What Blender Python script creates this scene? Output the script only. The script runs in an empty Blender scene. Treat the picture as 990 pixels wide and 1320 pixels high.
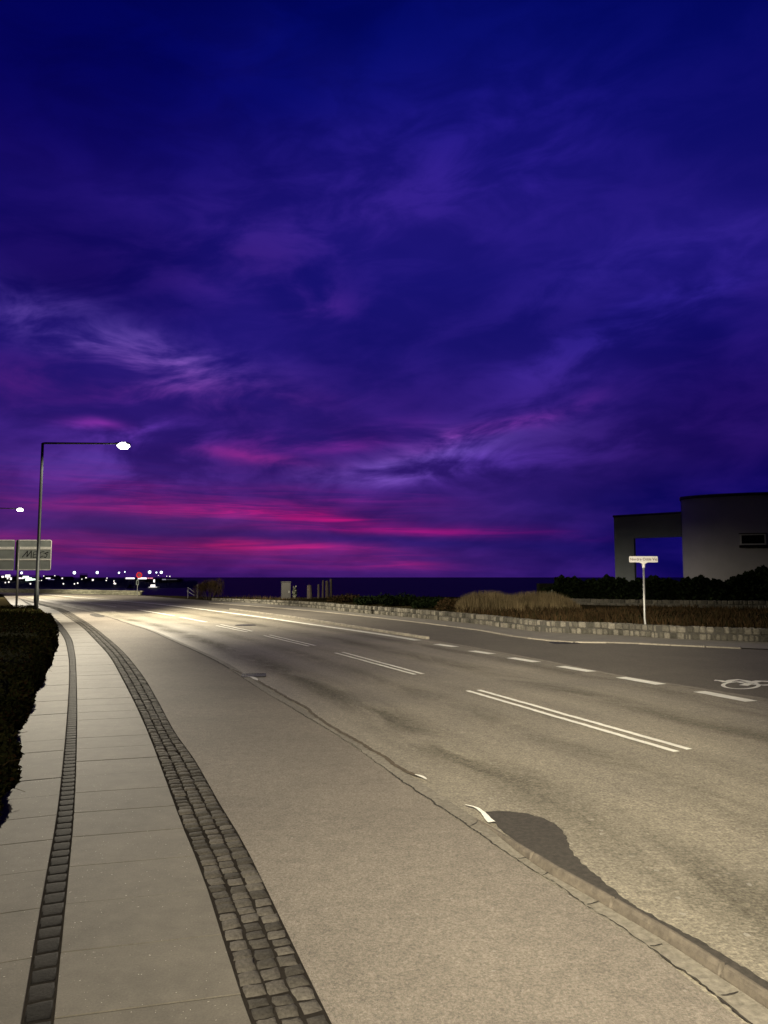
import bpy, math, random
import numpy as np
from mathutils import Vector, Matrix
random.seed(7); np.random.seed(7)
R = math.radians
C = bpy.context.scene.collection
sc = bpy.context.scene

# ------------------------------------------------------------------ camera model
CAMH = 1.93; F = 960.0; PITCH = math.atan(84/960.0)
CP, SP = math.cos(PITCH), math.sin(PITCH)
def ray(x, y):
    a, b = x-495.0, 660.0-y
    return Vector((a, F*CP - b*SP, F*SP + b*CP))
def G(x, y, z=0.0):
    "ground point seen at photo pixel x, y"
    d = ray(x, y); t = (z-CAMH)/d.z
    return Vector((d.x*t, d.y*t, z))
def AT(x, y, Y):
    "point at forward distance Y seen at pixel"
    d = ray(x, y); t = Y/d.y
    return Vector((d.x*t, Y, CAMH+d.z*t))
cam_d = bpy.data.cameras.new('camera'); cam = bpy.data.objects.new('camera', cam_d); C.objects.link(cam)
cam.location = (0, 0, CAMH); cam.rotation_euler = (R(90)+PITCH, 0, 0)
cam_d.sensor_fit = 'VERTICAL'; cam_d.sensor_height = 36; cam_d.lens = 36*F/1320
cam_d.clip_start = 0.05; cam_d.clip_end = 200000
sc.camera = cam

# ------------------------------------------------------------------ helpers
def tag(o, label=None, cat=None, group=None, kind=None):
    if label: o['label'] = label
    if cat: o['category'] = cat
    if group: o['group'] = group
    if kind: o['kind'] = kind
    return o
def thing(name, label, cat, loc=(0, 0, 0), rz=0, group=None):
    o = bpy.data.objects.new(name, None); C.objects.link(o)
    o.empty_display_size = .2
    o.location = loc; o.rotation_euler = (0, 0, rz)
    return tag(o, label, cat, group)
def copy_tree(o, parent=None):
    c = o.copy(); C.objects.link(c)
    if parent: c.parent = parent
    for ch in list(o.children):
        copy_tree(ch, c)
    return c
class MB:
    def __init__(s): s.v = []; s.f = []; s.uv = None; s.m = []; s.cm = 0
    def add(s, vs, fs):
        n = len(s.v); s.v.extend([tuple(p) for p in vs]); s.f.extend([tuple(i+n for i in f) for f in fs])
        s.m.extend([s.cm]*len(fs)); return s
    def box(s, c, size, rz=0, M=None, bevel=0):
        x, y, z = [k/2 for k in size]
        if bevel <= 0:
            vs = [Vector((sx*x, sy*y, sz*z)) for sz in (-1, 1) for sy in (-1, 1) for sx in (-1, 1)]
            fs = [(0,2,3,1),(4,5,7,6),(0,1,5,4),(2,6,7,3),(0,4,6,2),(1,3,7,5)]
        else:
            b = bevel; vs = []; 
            for sz in (-1, 1):
                for sy in (-1, 1):
                    for sx in (-1, 1):
                        vs += [Vector((sx*x, sy*(y-b), sz*(z-b))), Vector((sx*(x-b), sy*y, sz*(z-b))), Vector((sx*(x-b), sy*(y-b), sz*z))]
            def i(sx, sy, sz, k): return ((sz > 0)*4+(sy > 0)*2+(sx > 0))*3+k
            fs = []
            for sx in (-1, 1): fs.append((i(sx,-1,-1,0), i(sx,1,-1,0), i(sx,1,1,0), i(sx,-1,1,0)))
            for sy in (-1, 1): fs.append((i(-1,sy,-1,1), i(1,sy,-1,1), i(1,sy,1,1), i(-1,sy,1,1)))
            for sz in (-1, 1): fs.append((i(-1,-1,sz,2), i(1,-1,sz,2), i(1,1,sz,2), i(-1,1,sz,2)))
            for a in (-1, 1):
                for c2 in (-1, 1):
                    fs.append((i(a,c2,-1,0), i(a,c2,1,0), i(a,c2,1,1), i(a,c2,-1,1)))
                    fs.append((i(a,-1,c2,0), i(a,1,c2,0), i(a,1,c2,2), i(a,-1,c2,2)))
                    fs.append((i(-1,a,c2,1), i(1,a,c2,1), i(1,a,c2,2), i(-1,a,c2,2)))
                    for d in (-1, 1): fs.append((i(a,c2,d,0), i(a,c2,d,1), i(a,c2,d,2)))
        rot = Matrix.Rotation(rz, 3, 'Z') if M is None else M
        return s.add([rot @ v + Vector(c) for v in vs], fs)
    def tube(s, pts, r, n=10, caps=True):
        pts = [Vector(p) for p in pts]; rs = r if isinstance(r, (list, tuple)) else [r]*len(pts)
        vs = []
        for i, p in enumerate(pts):
            t = (pts[min(i+1, len(pts)-1)]-pts[max(i-1, 0)]).normalized()
            a = t.cross(Vector((0, 0, 1)))
            if a.length < .05: a = t.cross(Vector((1, 0, 0)))
            a.normalize(); b = t.cross(a)
            for k in range(n):
                q = 2*math.pi*k/n; vs.append(p+(a*math.cos(q)+b*math.sin(q))*rs[i])
        fs = [(i*n+k, i*n+(k+1) % n, (i+1)*n+(k+1) % n, (i+1)*n+k) for i in range(len(pts)-1) for k in range(n)]
        if caps: fs += [tuple(range(n)), tuple(range((len(pts)-1)*n, len(pts)*n))]
        return s.add(vs, fs)
    def prism(s, poly, z0, z1):
        n = len(poly); vs = [(p[0], p[1], z0) for p in poly]+[(p[0], p[1], z1) for p in poly]
        fs = [tuple(range(n)), tuple(range(n, 2*n))]+[(i, (i+1) % n, n+(i+1) % n, n+i) for i in range(n)]
        return s.add(vs, fs)
    def build(s, name, mat, parent=None, smooth=False, loc=None, recalc=True):
        me = bpy.data.meshes.new(name); me.from_pydata(s.v, [], s.f)
        mats = mat if isinstance(mat, (list, tuple)) else [mat]
        for m in mats: me.materials.append(m)
        if len(mats) > 1: me.polygons.foreach_set('material_index', s.m)
        if recalc:
            import bmesh
            bm = bmesh.new(); bm.from_mesh(me); bmesh.ops.recalc_face_normals(bm, faces=bm.faces); bm.to_mesh(me); bm.free()
        if s.uv is not None:
            l = me.uv_layers.new(name='UVMap'); idx = np.zeros(len(me.loops), int); me.loops.foreach_get('vertex_index', idx)
            l.data.foreach_set('uv', np.asarray(s.uv, float)[idx].ravel())
        if smooth: me.polygons.foreach_set('use_smooth', [True]*len(me.polygons))
        o = bpy.data.objects.new(name, me); C.objects.link(o)
        if parent: o.parent = parent
        if loc is not None: o.location = loc
        return o
def struct(o): o['kind'] = 'structure'; return o

# ------------------------------------------------------------------ materials
class NT:
    def __init__(s, tree): s.t = tree; s.n = tree.nodes; s.l = tree.links
    def new(s, typ, **kw):
        n = s.n.new(typ)
        for k, v in kw.items(): setattr(n, k, v)
        return n
    def put(s, sock, v):
        if hasattr(v, 'is_output') or isinstance(v, bpy.types.NodeSocket): s.l.new(v, sock)
        else: sock.default_value = v
    def m(s, op, a, b=0.0, c=None, clamp=False):
        n = s.new('ShaderNodeMath', operation=op); n.use_clamp = clamp
        s.put(n.inputs[0], a); s.put(n.inputs[1], b)
        if c is not None: s.put(n.inputs[2], c)
        return n.outputs[0]
    def vm(s, op, a, b=(0, 0, 0), scale=None):
        n = s.new('ShaderNodeVectorMath', operation=op); s.put(n.inputs[0], a); s.put(n.inputs[1], b)
        if scale is not None: s.put(n.inputs['Scale'], scale)
        return n.outputs[0]
    def mix(s, f, a, b, blend='MIX'):
        n = s.new('ShaderNodeMix', data_type='RGBA', blend_type=blend)
        s.put(n.inputs[0], f); s.put(n.inputs[6], col(a)); s.put(n.inputs[7], col(b)); return n.outputs[2]
    def noise(s, vec, scale, detail=4, rough=.55, dist=0.0, out=0):
        n = s.new('ShaderNodeTexNoise'); s.put(n.inputs['Vector'], vec)
        n.inputs['Scale'].default_value = scale; n.inputs['Detail'].default_value = detail
        n.inputs['Roughness'].default_value = rough; n.inputs['Distortion'].default_value = dist
        return n.outputs[out]
    def voro(s, vec, scale, feature='F1', out='Distance'):
        n = s.new('ShaderNodeTexVoronoi', feature=feature); s.put(n.inputs['Vector'], vec); n.inputs['Scale'].default_value = scale
        return n.outputs[out]
    def ss(s, v, a, b, lo=0.0, hi=1.0):
        n = s.new('ShaderNodeMapRange', interpolation_type='SMOOTHSTEP'); s.put(n.inputs[0], v)
        n.inputs[1].default_value = a; n.inputs[2].default_value = b; n.inputs[3].default_value = lo; n.inputs[4].default_value = hi
        return n.outputs[0]
    def lin(s, v, a, b, lo=0.0, hi=1.0):
        n = s.new('ShaderNodeMapRange'); s.put(n.inputs[0], v)
        n.inputs[1].default_value = a; n.inputs[2].default_value = b; n.inputs[3].default_value = lo; n.inputs[4].default_value = hi
        return n.outputs[0]
    def xyz(s, x, y, z):
        n = s.new('ShaderNodeCombineXYZ'); s.put(n.inputs[0], x); s.put(n.inputs[1], y); s.put(n.inputs[2], z); return n.outputs[0]
    def sep(s, v):
        n = s.new('ShaderNodeSeparateXYZ'); s.put(n.inputs[0], v); return n.outputs
    def bump(s, h, strength=.3, dist=.01):
        n = s.new('ShaderNodeBump'); n.inputs['Strength'].default_value = strength; n.inputs['Distance'].default_value = dist
        s.put(n.inputs['Height'], h); return n.outputs[0]
def col(c):
    if isinstance(c, (tuple, list)) and len(c) == 3: return (*c, 1.0)
    return c
def mat(name, rough=.8, metal=0.0, spec=.4):
    m = bpy.data.materials.new(name); m.use_nodes = True
    t = NT(m.node_tree); b = m.node_tree.nodes['Principled BSDF']
    b.inputs['Roughness'].default_value = rough; b.inputs['Metallic'].default_value = metal
    b.inputs['Specular IOR Level'].default_value = spec
    return m, t, b
def tc(t, which='Object'): return t.new('ShaderNodeTexCoord').outputs[which]
def plain(name, c, rough=.6, metal=0.0, var=.15, scale=8.0, spec=.4, bump=0.0):
    m, t, b = mat(name, rough, metal, spec)
    n = t.noise(tc(t), scale, 5, .6)
    k = t.lin(n, .3, .7, 1-var, 1+var)
    cc = t.vm('SCALE', c, (0, 0, 0), k)
    t.l.new(cc, b.inputs['Base Color'])
    if bump: t.l.new(t.bump(t.noise(tc(t), scale*6, 4, .6), bump, .01), b.inputs['Normal'])
    return m
def emis(name, c, strength):
    m, t, b = mat(name)
    b.inputs['Base Color'].default_value = (0, 0, 0, 1)
    b.inputs['Emission Color'].default_value = (*c, 1); b.inputs['Emission Strength'].default_value = strength
    m.cycles.emission_sampling = 'NONE'
    return m
def worldpos(t): return t.new('ShaderNodeNewGeometry').outputs['Position']

def asphalt(name, base, warm, speck=.5, fine=1.0, stains=True):
    m, t, b = mat(name, .66 if stains else .88, 0, .42 if stains else .2)
    P = worldpos(t)
    big = t.noise(P, .35, 5, .55)
    fineN = t.noise(P, 60*fine, 3, .7)
    grain = t.voro(P, 110*fine)
    c = t.mix(t.lin(big, .35, .65), base, warm)
    if stains:
        uv = t.new('ShaderNodeUVMap'); uv.uv_map = 'UVMap'
        s_, t_, _ = t.sep(uv.outputs[0])
        # worn / oily longitudinal bands of each lane
        wob = t.m('MULTIPLY_ADD', t.noise(t.xyz(t.m('MULTIPLY', s_, .12), 0, 0), 1.0, 2, .5), .9, -.45)
        tt = t.m('ADD', t_, wob)
        band = None
        for c0, w, k in ((-2.95, .34, .7), (-1.45, .36, .8), (1.0, .30, .6), (2.35, .34, 1.0), (0.1, .22, .25)):
            g = t.m('MULTIPLY', t.m('POWER', 2.718, t.m('MULTIPLY', t.m('POWER', t.m('DIVIDE', t.m('SUBTRACT', tt, c0), w), 2.0), -1.0)), k)
            band = g if band is None else t.m('ADD', band, g)
        patch = t.ss(t.noise(t.xyz(t.m('MULTIPLY', s_, .28), t.m('MULTIPLY', t_, .8), 3.3), 1.0, 6, .7, 1.0), .30, .62)
        f = t.m('MULTIPLY', t.m('MULTIPLY', band, patch), t.lin(t.noise(P, 14, 3, .7), .3, .7, .55, 1.05), clamp=True)
        c = t.mix(f, c, tuple(k*.34 for k in base)); t.l.new(t.lin(f, 0, 1, .66, .88), b.inputs['Roughness']); t.l.new(t.lin(f, 0, .7, .42, .15), b.inputs['Specular IOR Level'])
        streak = t.ss(t.noise(t.xyz(t.m('MULTIPLY', s_, .25), t.m('MULTIPLY', t_, 3.0), 1.0), 1.2, 6, .7), .35, .7)
        c = t.mix(t.m('MULTIPLY', streak, .30), c, tuple(k*.55 for k in base))
    else:
        streak = t.ss(t.noise(P, 1.7, 6, .65), .45, .75)
        c = t.mix(t.m('MULTIPLY', streak, .22), c, tuple(k*.6 for k in base))
    k = t.m('MULTIPLY', t.m('MULTIPLY', t.lin(t.noise(P, 30*fine, 2, .6), .3, .7, 1-.26*speck, 1+.26*speck), t.lin(fineN, .3, .7, 1-.42*speck, 1+.42*speck)), t.lin(t.noise(P, 9, 4, .7), .3, .7, 1-.22*speck, 1+.22*speck))
    c = t.vm('MULTIPLY', c, t.xyz(k, k, k))
    sp = t.ss(t.voro(P, 45*fine, out='Color'), .90, .97) # occasional light chips
    c = t.mix(t.m('MULTIPLY', sp, .5*speck), c, (.42, .40, .35))
    dk = t.ss(t.noise(P, 23*fine, 2, .5), .66, .74)
    c = t.mix(t.m('MULTIPLY', dk, .35*speck), c, tuple(k*.3 for k in base))
    t.l.new(c, b.inputs['Base Color'])
    h = t.m('ADD', t.m('MULTIPLY', grain, 1.0), t.m('MULTIPLY', fineN, .8))
    t.l.new(t.bump(h, .55, .006), b.inputs['Normal'])
    return m
M_road = asphalt('road_asphalt', (.210, .190, .146), (.29, .260, .194), .85, .8)
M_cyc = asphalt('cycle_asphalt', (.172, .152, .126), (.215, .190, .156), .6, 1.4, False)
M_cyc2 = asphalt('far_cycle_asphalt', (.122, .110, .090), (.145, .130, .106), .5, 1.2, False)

def m_slab():
    m, t, b = mat('concrete_slab', .85, 0, .3)
    P = worldpos(t); r = t.new('ShaderNodeNewGeometry').outputs['Random Per Island']
    n = t.noise(P, 2.2, 6, .6); f = t.noise(P, 90, 3, .7)
    c = t.mix(t.lin(n, .3, .7), (.100, .090, .073), (.134, .120, .097))
    k = t.m('MULTIPLY', t.m('MULTIPLY', t.lin(r, 0, 1, .90, 1.10), t.lin(f, .25, .75, .82, 1.18)), t.lin(t.noise(P, 7, 5, .7), .3, .7, .86, 1.10))
    c = t.vm('MULTIPLY', c, t.xyz(k, k, k))
    chips = t.ss(t.noise(P, 70, 1, .4), .74, .80)
    c = t.mix(t.m('MULTIPLY', chips, .7), c, (.55, .52, .45))
    t.l.new(c, b.inputs['Base Color'])
    t.l.new(t.bump(f, .35, .004), b.inputs['Normal'])
    return m
M_slab = m_slab()
def m_stone(name, lo, hi, rough=.7, spec=.5, fs=40, bs=.8, bd=.01):
    m, t, b = mat(name, rough, 0, spec)
    P = worldpos(t); r = t.new('ShaderNodeNewGeometry').outputs['Random Per Island']
    n = t.noise(P, fs, 5, .65)
    c = t.mix(r, lo, hi)
    k = t.lin(n, .3, .7, .65, 1.3)
    c = t.vm('MULTIPLY', c, t.xyz(k, k, k))
    t.l.new(c, b.inputs['Base Color'])
    t.l.new(t.bump(n, bs, bd), b.inputs['Normal'])
    return m
M_sett = m_stone('granite_sett', (.045, .041, .035), (.115, .104, .088), .8, .04, 55, .8, .008)
M_sett_dark = m_stone('dark_sett', (.013, .012, .011), (.024, .022, .020), .85, .05, 60, .6, .005)
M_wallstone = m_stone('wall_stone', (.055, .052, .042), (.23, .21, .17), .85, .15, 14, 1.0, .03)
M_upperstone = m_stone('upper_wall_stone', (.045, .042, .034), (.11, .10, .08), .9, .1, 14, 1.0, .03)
M_kerbstone = m_stone('kerb_stone', (.20, .18, .145), (.30, .27, .215), .7, .4, 30, .6, .01)
M_mortar = plain('dark_joint', (.024, .021, .018), 1.0, spec=.0, bump=.4, scale=20)
M_wallmortar = plain('wall_mortar', (.07, .065, .055), .95, scale=6)
M_crack = plain('joint_sand', (.032, .027, .021), .95, scale=30)
M_soil = plain('soil', (.028, .023, .012), 1.0, scale=1.5, var=.4, spec=0)
M_paint = None
def m_paint():
    m, t, b = mat('road_paint', .6, 0, .4)
    P = worldpos(t); n = t.noise(P, 30, 5, .7)
    c = t.mix(t.ss(n, .58, .72), (.86, .84, .74), (.40, .37, .30))
    big = t.lin(t.noise(P, 1.5, 4, .6), .3, .7, .82, 1.05)
    t.l.new(t.vm('MULTIPLY', c, t.xyz(big, big, big)), b.inputs['Base Color'])
    t.l.new(t.bump(t.noise(P, 90, 2, .6), .4, .004), b.inputs['Normal'])
    return m
M_paint = m_paint()
def m_render():
    m, t, b = mat('wall_render', .9, 0, .2)
    P = worldpos(t); n = t.noise(P, .8, 5, .6)
    c = t.mix(t.lin(n, .3, .7), (.40, .385, .40), (.47, .45, .465))
    t.l.new(c, b.inputs['Base Color']); t.l.new(t.bump(t.noise(P, 25, 4, .6), .3, .01), b.inputs['Normal'])
    return m
M_render = m_render()
M_render2 = plain('grey_render', (.20, .22, .22), .9, scale=1.2, var=.08)
M_cap = plain('roof_edge_metal', (.03, .032, .05), .5, .3)
M_steel = plain('galvanised_steel', (.42, .42, .40), .45, .6, scale=12)
M_post = plain('painted_post', (.035, .04, .04), .5, .2, scale=10)
M_panel = plain('sign_back_aluminium', (.34, .37, .36), .55, .2, scale=2.5, var=.1)
M_rib = plain('sign_rail', (.90, .89, .84), .5)
M_black = plain('black_paint', (.008, .008, .009), .6)
M_white = plain('white_enamel', (.86, .83, .80), .4, var=.03)
M_red = plain('red_enamel', (.75, .02, .03), .4)
M_sea = None
def m_sea():
    m, t, b = mat('sea_water', .55, 0, .12)
    P = worldpos(t)
    s3 = t.vm('MULTIPLY', P, (.02, .06, .02))
    n = t.noise(s3, 1.0, 6, .6)
    c = t.mix(t.lin(n, .35, .65), (.0015, .002, .012), (.0035, .004, .026))
    t.l.new(c, b.inputs['Base Color'])
    t.l.new(t.bump(t.noise(t.vm('MULTIPLY', P, (.15, .4, .15)), 1.0, 4, .6), .6, .6), b.inputs['Normal'])
    return m
M_sea = m_sea()
def m_leaf(name, cols, rough=.55):
    m, t, b = mat(name, .9, 0, .0)
    r = t.new('ShaderNodeNewGeometry').outputs['Random Per Island']
    rp = t.new('ShaderNodeValToRGB'); t.l.new(r, rp.inputs[0])
    e = rp.color_ramp.elements
    e[0].color = (*cols[0], 1); e[1].color = (*cols[-1], 1)
    for i, c in enumerate(cols[1:-1]):
        q = e.new((i+1)/(len(cols)-1)); q.color = (*c, 1)
    n = t.noise(worldpos(t), .9, 3, .6); k = t.lin(n, .3, .7, .55, 1.35)
    t.l.new(t.vm('MULTIPLY', rp.outputs[0], t.xyz(k, k, k)), b.inputs['Base Color'])
    return m
M_hedge = m_leaf('hedge_leaf', [(.012, .015, .005), (.020, .023, .008), (.040, .036, .013), (.016, .019, .006), (.04, .018, .009)])
M_dkleaf = m_leaf('dark_evergreen_leaf', [(.004, .007, .003), (.012, .017, .007), (.007, .010, .005)])
M_brown = m_leaf('bare_brown_twig', [(.06, .038, .020), (.10, .070, .036), (.05, .03, .018)], .8)
M_dry = m_leaf('dry_grass_blade', [(.11, .082, .045), (.18, .138, .078), (.14, .108, .058), (.06, .047, .026)], .8)
M_heath = m_leaf('heather', [(.030, .020, .010), (.055, .034, .017), (.018, .018, .008)], .8)
M_varieg = m_leaf('pale_edged_leaf', [(.02, .026, .012), (.14, .14, .11), (.012, .02, .008)], .6)
M_wood = plain('weathered_wood', (.045, .034, .025), .85, scale=9, var=.35)
M_conc = plain('cast_concrete', (.03, .028, .025), .9, scale=5, var=.2)
M_conc2 = plain('pale_post_paint', (.45, .43, .38), .7)
M_night = plain('harbour_cladding', (.02, .02, .03), .9)
M_land = plain('headland_rock', (.010, .010, .014), .95)

# ------------------------------------------------------------------ splines
def catmull(pts, step=.25, ext0=0, ext1=0):
    pts = [Vector((p[0], p[1], 0)) for p in pts]
    if ext0: d = (pts[0]-pts[1]).normalized(); pts = [pts[0]+d*ext0]+pts
    if ext1: d = (pts[-1]-pts[-2]).normalized(); pts = pts+[pts[-1]+d*ext1]
    out = []
    for i in range(len(pts)-1):
        p1, p2 = pts[i], pts[i+1]; p0 = pts[i-1] if i else p1*2-p2; p3 = pts[i+2] if i+2 < len(pts) else p2*2-p1
        L = (p2-p1).length; n = max(1, int(L/step))
        # centripetal-ish tangents limited by segment length
        t1 = (p2-p0).normalized()*L; t2 = (p3-p1).normalized()*L
        for k in range(n):
            u = k/n; h1 = 2*u**3-3*u**2+1; h2 = -2*u**3+3*u**2; h3 = u**3-2*u**2+u; h4 = u**3-u**2
            out.append(p1*h1+p2*h2+t1*h3+t2*h4)
    out.append(pts[-1])
    return out
class Path:
    def __init__(s, pts, step=.25, ext0=0, ext1=0):
        s.p = np.array([(q.x, q.y) for q in catmull(pts, step, ext0, ext1)])
        d = np.linalg.norm(np.diff(s.p, axis=0), axis=1); s.s = np.concatenate([[0], np.cumsum(d)]); s.L = s.s[-1]
    def at(s, q):
        return np.array([np.interp(q, s.s, s.p[:, 0]), np.interp(q, s.s, s.p[:, 1])])
    def tan(s, q):
        a = s.at(min(s.L, q+.3)); b = s.at(max(0, q-.3)); d = a-b; return d/np.linalg.norm(d)
    def nearest(s, x):
        a = s.p[:-1]; b = s.p[1:]; ab = b-a; l2 = (ab**2).sum(1)+1e-12
        t = np.clip(((x-a)*ab).sum(1)/l2, 0, 1); q = a+ab*t[:, None]; d2 = ((x-q)**2).sum(1); i = int(d2.argmin())
        side = ab[i, 0]*(x[1]-a[i, 1])-ab[i, 1]*(x[0]-a[i, 0])
        return s.s[i]+t[i]*math.sqrt(l2[i]), math.sqrt(d2[i])*(1 if side > 0 else -1)
    def off(s, d, step=.5):
        n = int(s.L/step); out = []
        for k in range(n+1):
            q = s.L*k/n; t = s.tan(q); out.append(s.at(q)+np.array([-t[1], t[0]])*d)
        return out
def px(lst, **kw): return Path([G(x, y) for x, y in lst], **kw)
# all paths run from far left (beyond the frame) to behind the camera
A0 = px([(45,785.5),(56,793),(66,801),(82,822),(88,844),(89.5,865),(87.4,916),(81,991),(73,1060),(57,1150),(29,1320)], ext0=40, ext1=14)
A1 = px([(50,785),(64,793),(75,801),(91,822),(96.5,844),(98,865),(99,916),(97.3,991),(93.7,1060),(85,1150),(67.7,1320)], ext0=40, ext1=14)
B = px([(49.5,779.6),(71,786),(88,796.5),(106,809),(125,828),(141,846),(155.5,871),(177,913),(194,952),(212,1000),(235.5,1064),(252,1103),(269,1149),(287,1207),(312,1284),(325,1320)], ext0=40, ext1=14)
Cc = px([(57,779.2),(81,785),(103,796.5),(122,809),(142,825),(161,842.5),(184,871),(203,902.6),(226,945),(251,980),(284,1038),(311,1082),(338,1135.5),(387,1238),(427,1320)], ext0=40, ext1=14)
D0 = px([(75,780),(117,789.5),(141,796),(163,803.6),(191,812.5),(219,825),(254.5,841),(283,855),(311,872.6),(332,887),(369,909),(409,933.5),(449.5,958),(500,995),(549.5,1029.5),(606,1069),(668,1111),(713,1138),(757,1170.6),(817,1210),(876,1250),(931,1287),(965,1320)], ext0=40, ext1=14)
D1 = px([(80,779.5),(122,788.8),(146,794.8),(168,801.6),(196,810),(224,822),(262,838),(290,852),(318,869),(339,882),(376,903),(417,926),(458,950),(512,988),(563,1021),(622,1060),(684,1100),(728,1126),(773,1157),(833,1195),(893,1234),(950,1271),(990,1297)], ext0=40, ext1=14)
CT = px([(95,775),(177,786),(233,796.3),(280,805.8),(344,819),(437,841.5),(610,890.5),(880,968.5),(1150,1052)], ext0=60, ext1=20)
EL = px([(105,770.5),(148.5,774.3),(212,779.8),(329,794.7),(397.6,804.6),(500,819.4),(575,832.3),(621,841),(675.5,851),(742,862.5),(826,878.2),(935,898.5),(1100,930)], ext0=60, ext1=25)
FK = px([(160,772.5),(240,779.5),(369,795.5),(500,816),(560,825.5),(690,849),(802,871),(905,887.6),(990,901),(1100,920)], ext0=60, ext1=25)
FP = px([(270,777.5),(380,786),(480,796),(611,812),(664,821),(700,825.5),(740,828.5),(800,829.5),(876,833),(990,838)], ext0=0, ext1=0)
LW = px([(0,763.6),(52,764.6),(115,766),(178.6,767.5)], ext0=60)
RW = px([(273,774.4),(371,781),(450,789.5),(500,794),(611,805),(669,812.4),(706,816.2),(788,819.5),(876,825),(990,829),(1100,834)], ext1=20)
FB = Path([Vector((p[0], p[1])) for p in LW.p[::20]]+[G(178.6,767.5), G(230,771.5)]+[Vector((p[0], p[1])) for p in RW.p[::12]]+[Vector((45, 15)), Vector((48, 0)), Vector((48, -30))])

def ribbon(name, pa, pb, m, za=0, zb=None, n=1, step=.4, mode='near', uvpath=None, s0=0, s1=None, parent=None, thick=0):
    zb = za if zb is None else zb
    s1 = pa.L if s1 is None else s1
    k = max(2, int((s1-s0)/step)); mb = MB(); uv = []
    last = None
    for i in range(k+1):
        s = s0+(s1-s0)*i/k; a = pa.at(s)
        if mode == 'near': sb, _ = pb.nearest(a); b = pb.at(sb)
        else: b = pb.at(pb.L*i/k)
        for j in range(n+1):
            u = j/n; p = a*(1-u)+b*u; mb.v.append((p[0], p[1], za+(zb-za)*u))
            if uvpath:
                q, d = uvpath.nearest(p); uv.append((q, -d))
            else: uv.append((s, u))
    for i in range(k):
        for j in range(n):
            a = i*(n+1)+j; mb.f.append((a, a+1, a+n+2, a+n+1)); mb.m.append(0)
    mb.uv = uv
    o = mb.build(name, m, parent)
    # normals up
    return o

# ------------------------------------------------------------------ terrain and sea
coast = Path([Vector(p) for p in [(-400,170),(-160,140),(-90,119),(-49,100),(-27,84),(-18,77),(-10,72),(0,68),(15,78),(40,98),(120,130),(400,180)]], step=2)
def terrain():
    xs = sorted(set(list(range(-400, -100, 20))+list(range(-100, 100, 2))+list(range(100, 401, 20))))
    ys = sorted(set(list(range(-400, -40, 20))+list(range(-40, 120, 2))+list(range(120, 201, 10))))
    mb = MB()
    for y in ys:
        for x in xs:
            q, d = coast.nearest(np.array([x, y])); # d>0 beyond coast (left side of path running +x)
            u = min(1, max(0, (d+0)/16)); u = u*u*(3-2*u)
            mb.v.append((x, y, -.05-13*u))
    w = len(xs)
    for j in range(len(ys)-1):
        for i in range(w-1):
            a = j*w+i; mb.f.append((a, a+1, a+w+1, a+w)); mb.m.append(0)
    return struct(mb.build('ground', M_soil, smooth=True))
terrain()
def sea():
    mb = MB(); n = 96; rr = [0, 150, 400, 1000, 3000, 10000, 40000]
    mb.v.append((0, 0, -10))
    for r in rr[1:]:
        for k in range(n): q = 2*math.pi*k/n; mb.v.append((r*math.cos(q), r*math.sin(q), -10))
    for k in range(n): mb.f.append((0, 1+k, 1+(k+1) % n)); mb.m.append(0)
    for i in range(len(rr)-2):
        for k in range(n):
            a = 1+i*n; mb.f.append((a+k, a+(k+1) % n, a+n+(k+1) % n, a+n+k)); mb.m.append(0)
    struct(mb.build('sea', M_sea))
sea()

# ------------------------------------------------------------------ road surfaces
road = struct(ribbon('road', Cc, FB, M_road, 0, n=60, step=.5, mode='prop', uvpath=CT))
cyc = struct(ribbon('cycle_track', Cc, D0, M_cyc, .004, n=6, step=.4))
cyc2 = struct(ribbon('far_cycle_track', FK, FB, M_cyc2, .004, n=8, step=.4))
def far_pavement():
    o = ribbon('far_pavement', FP, RW, plain('far_slab', (.19, .175, .145), .9, scale=2), .030, n=2, step=.4, s0=0)
    return struct(o)
far_pavement()
mb = MB()
for i in range(int(FP.L/.9)):
    s = i*.9; a = FP.at(s+.45); t_ = FP.tan(s+.45)
    mb.box((a[0], a[1], .0), (.885, .12, .09), math.atan2(t_[1], t_[0]), bevel=.012)
struct(mb.build('far_kerb', M_kerbstone))

# sett kerb of the far cycle track
mb = MB(); s = 0; q0, _ = FK.nearest(np.array(G(300,786)[:2])); q1, _ = FK.nearest(np.array(G(552,824)[:2]))
s = q0
while s < q1:
    L = random.uniform(.12, .2); a = FK.at(s+L/2); t_ = FK.tan(s+L/2)
    mb.box((a[0], a[1], .0+random.uniform(0, .012)), (L-.015, .14, .16), math.atan2(t_[1], t_[0])+random.uniform(-.05, .05), bevel=.015); s += L
struct(mb.build('sett_kerb', M_kerbstone))
struct(ribbon('far_kerb_strip', FK, Path([Vector((p[0], p[1])) for p in FK.off(-.22)]), plain('flush_kerb', (.20, .18, .14), .9, scale=7, var=.3), .006, n=1))

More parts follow.
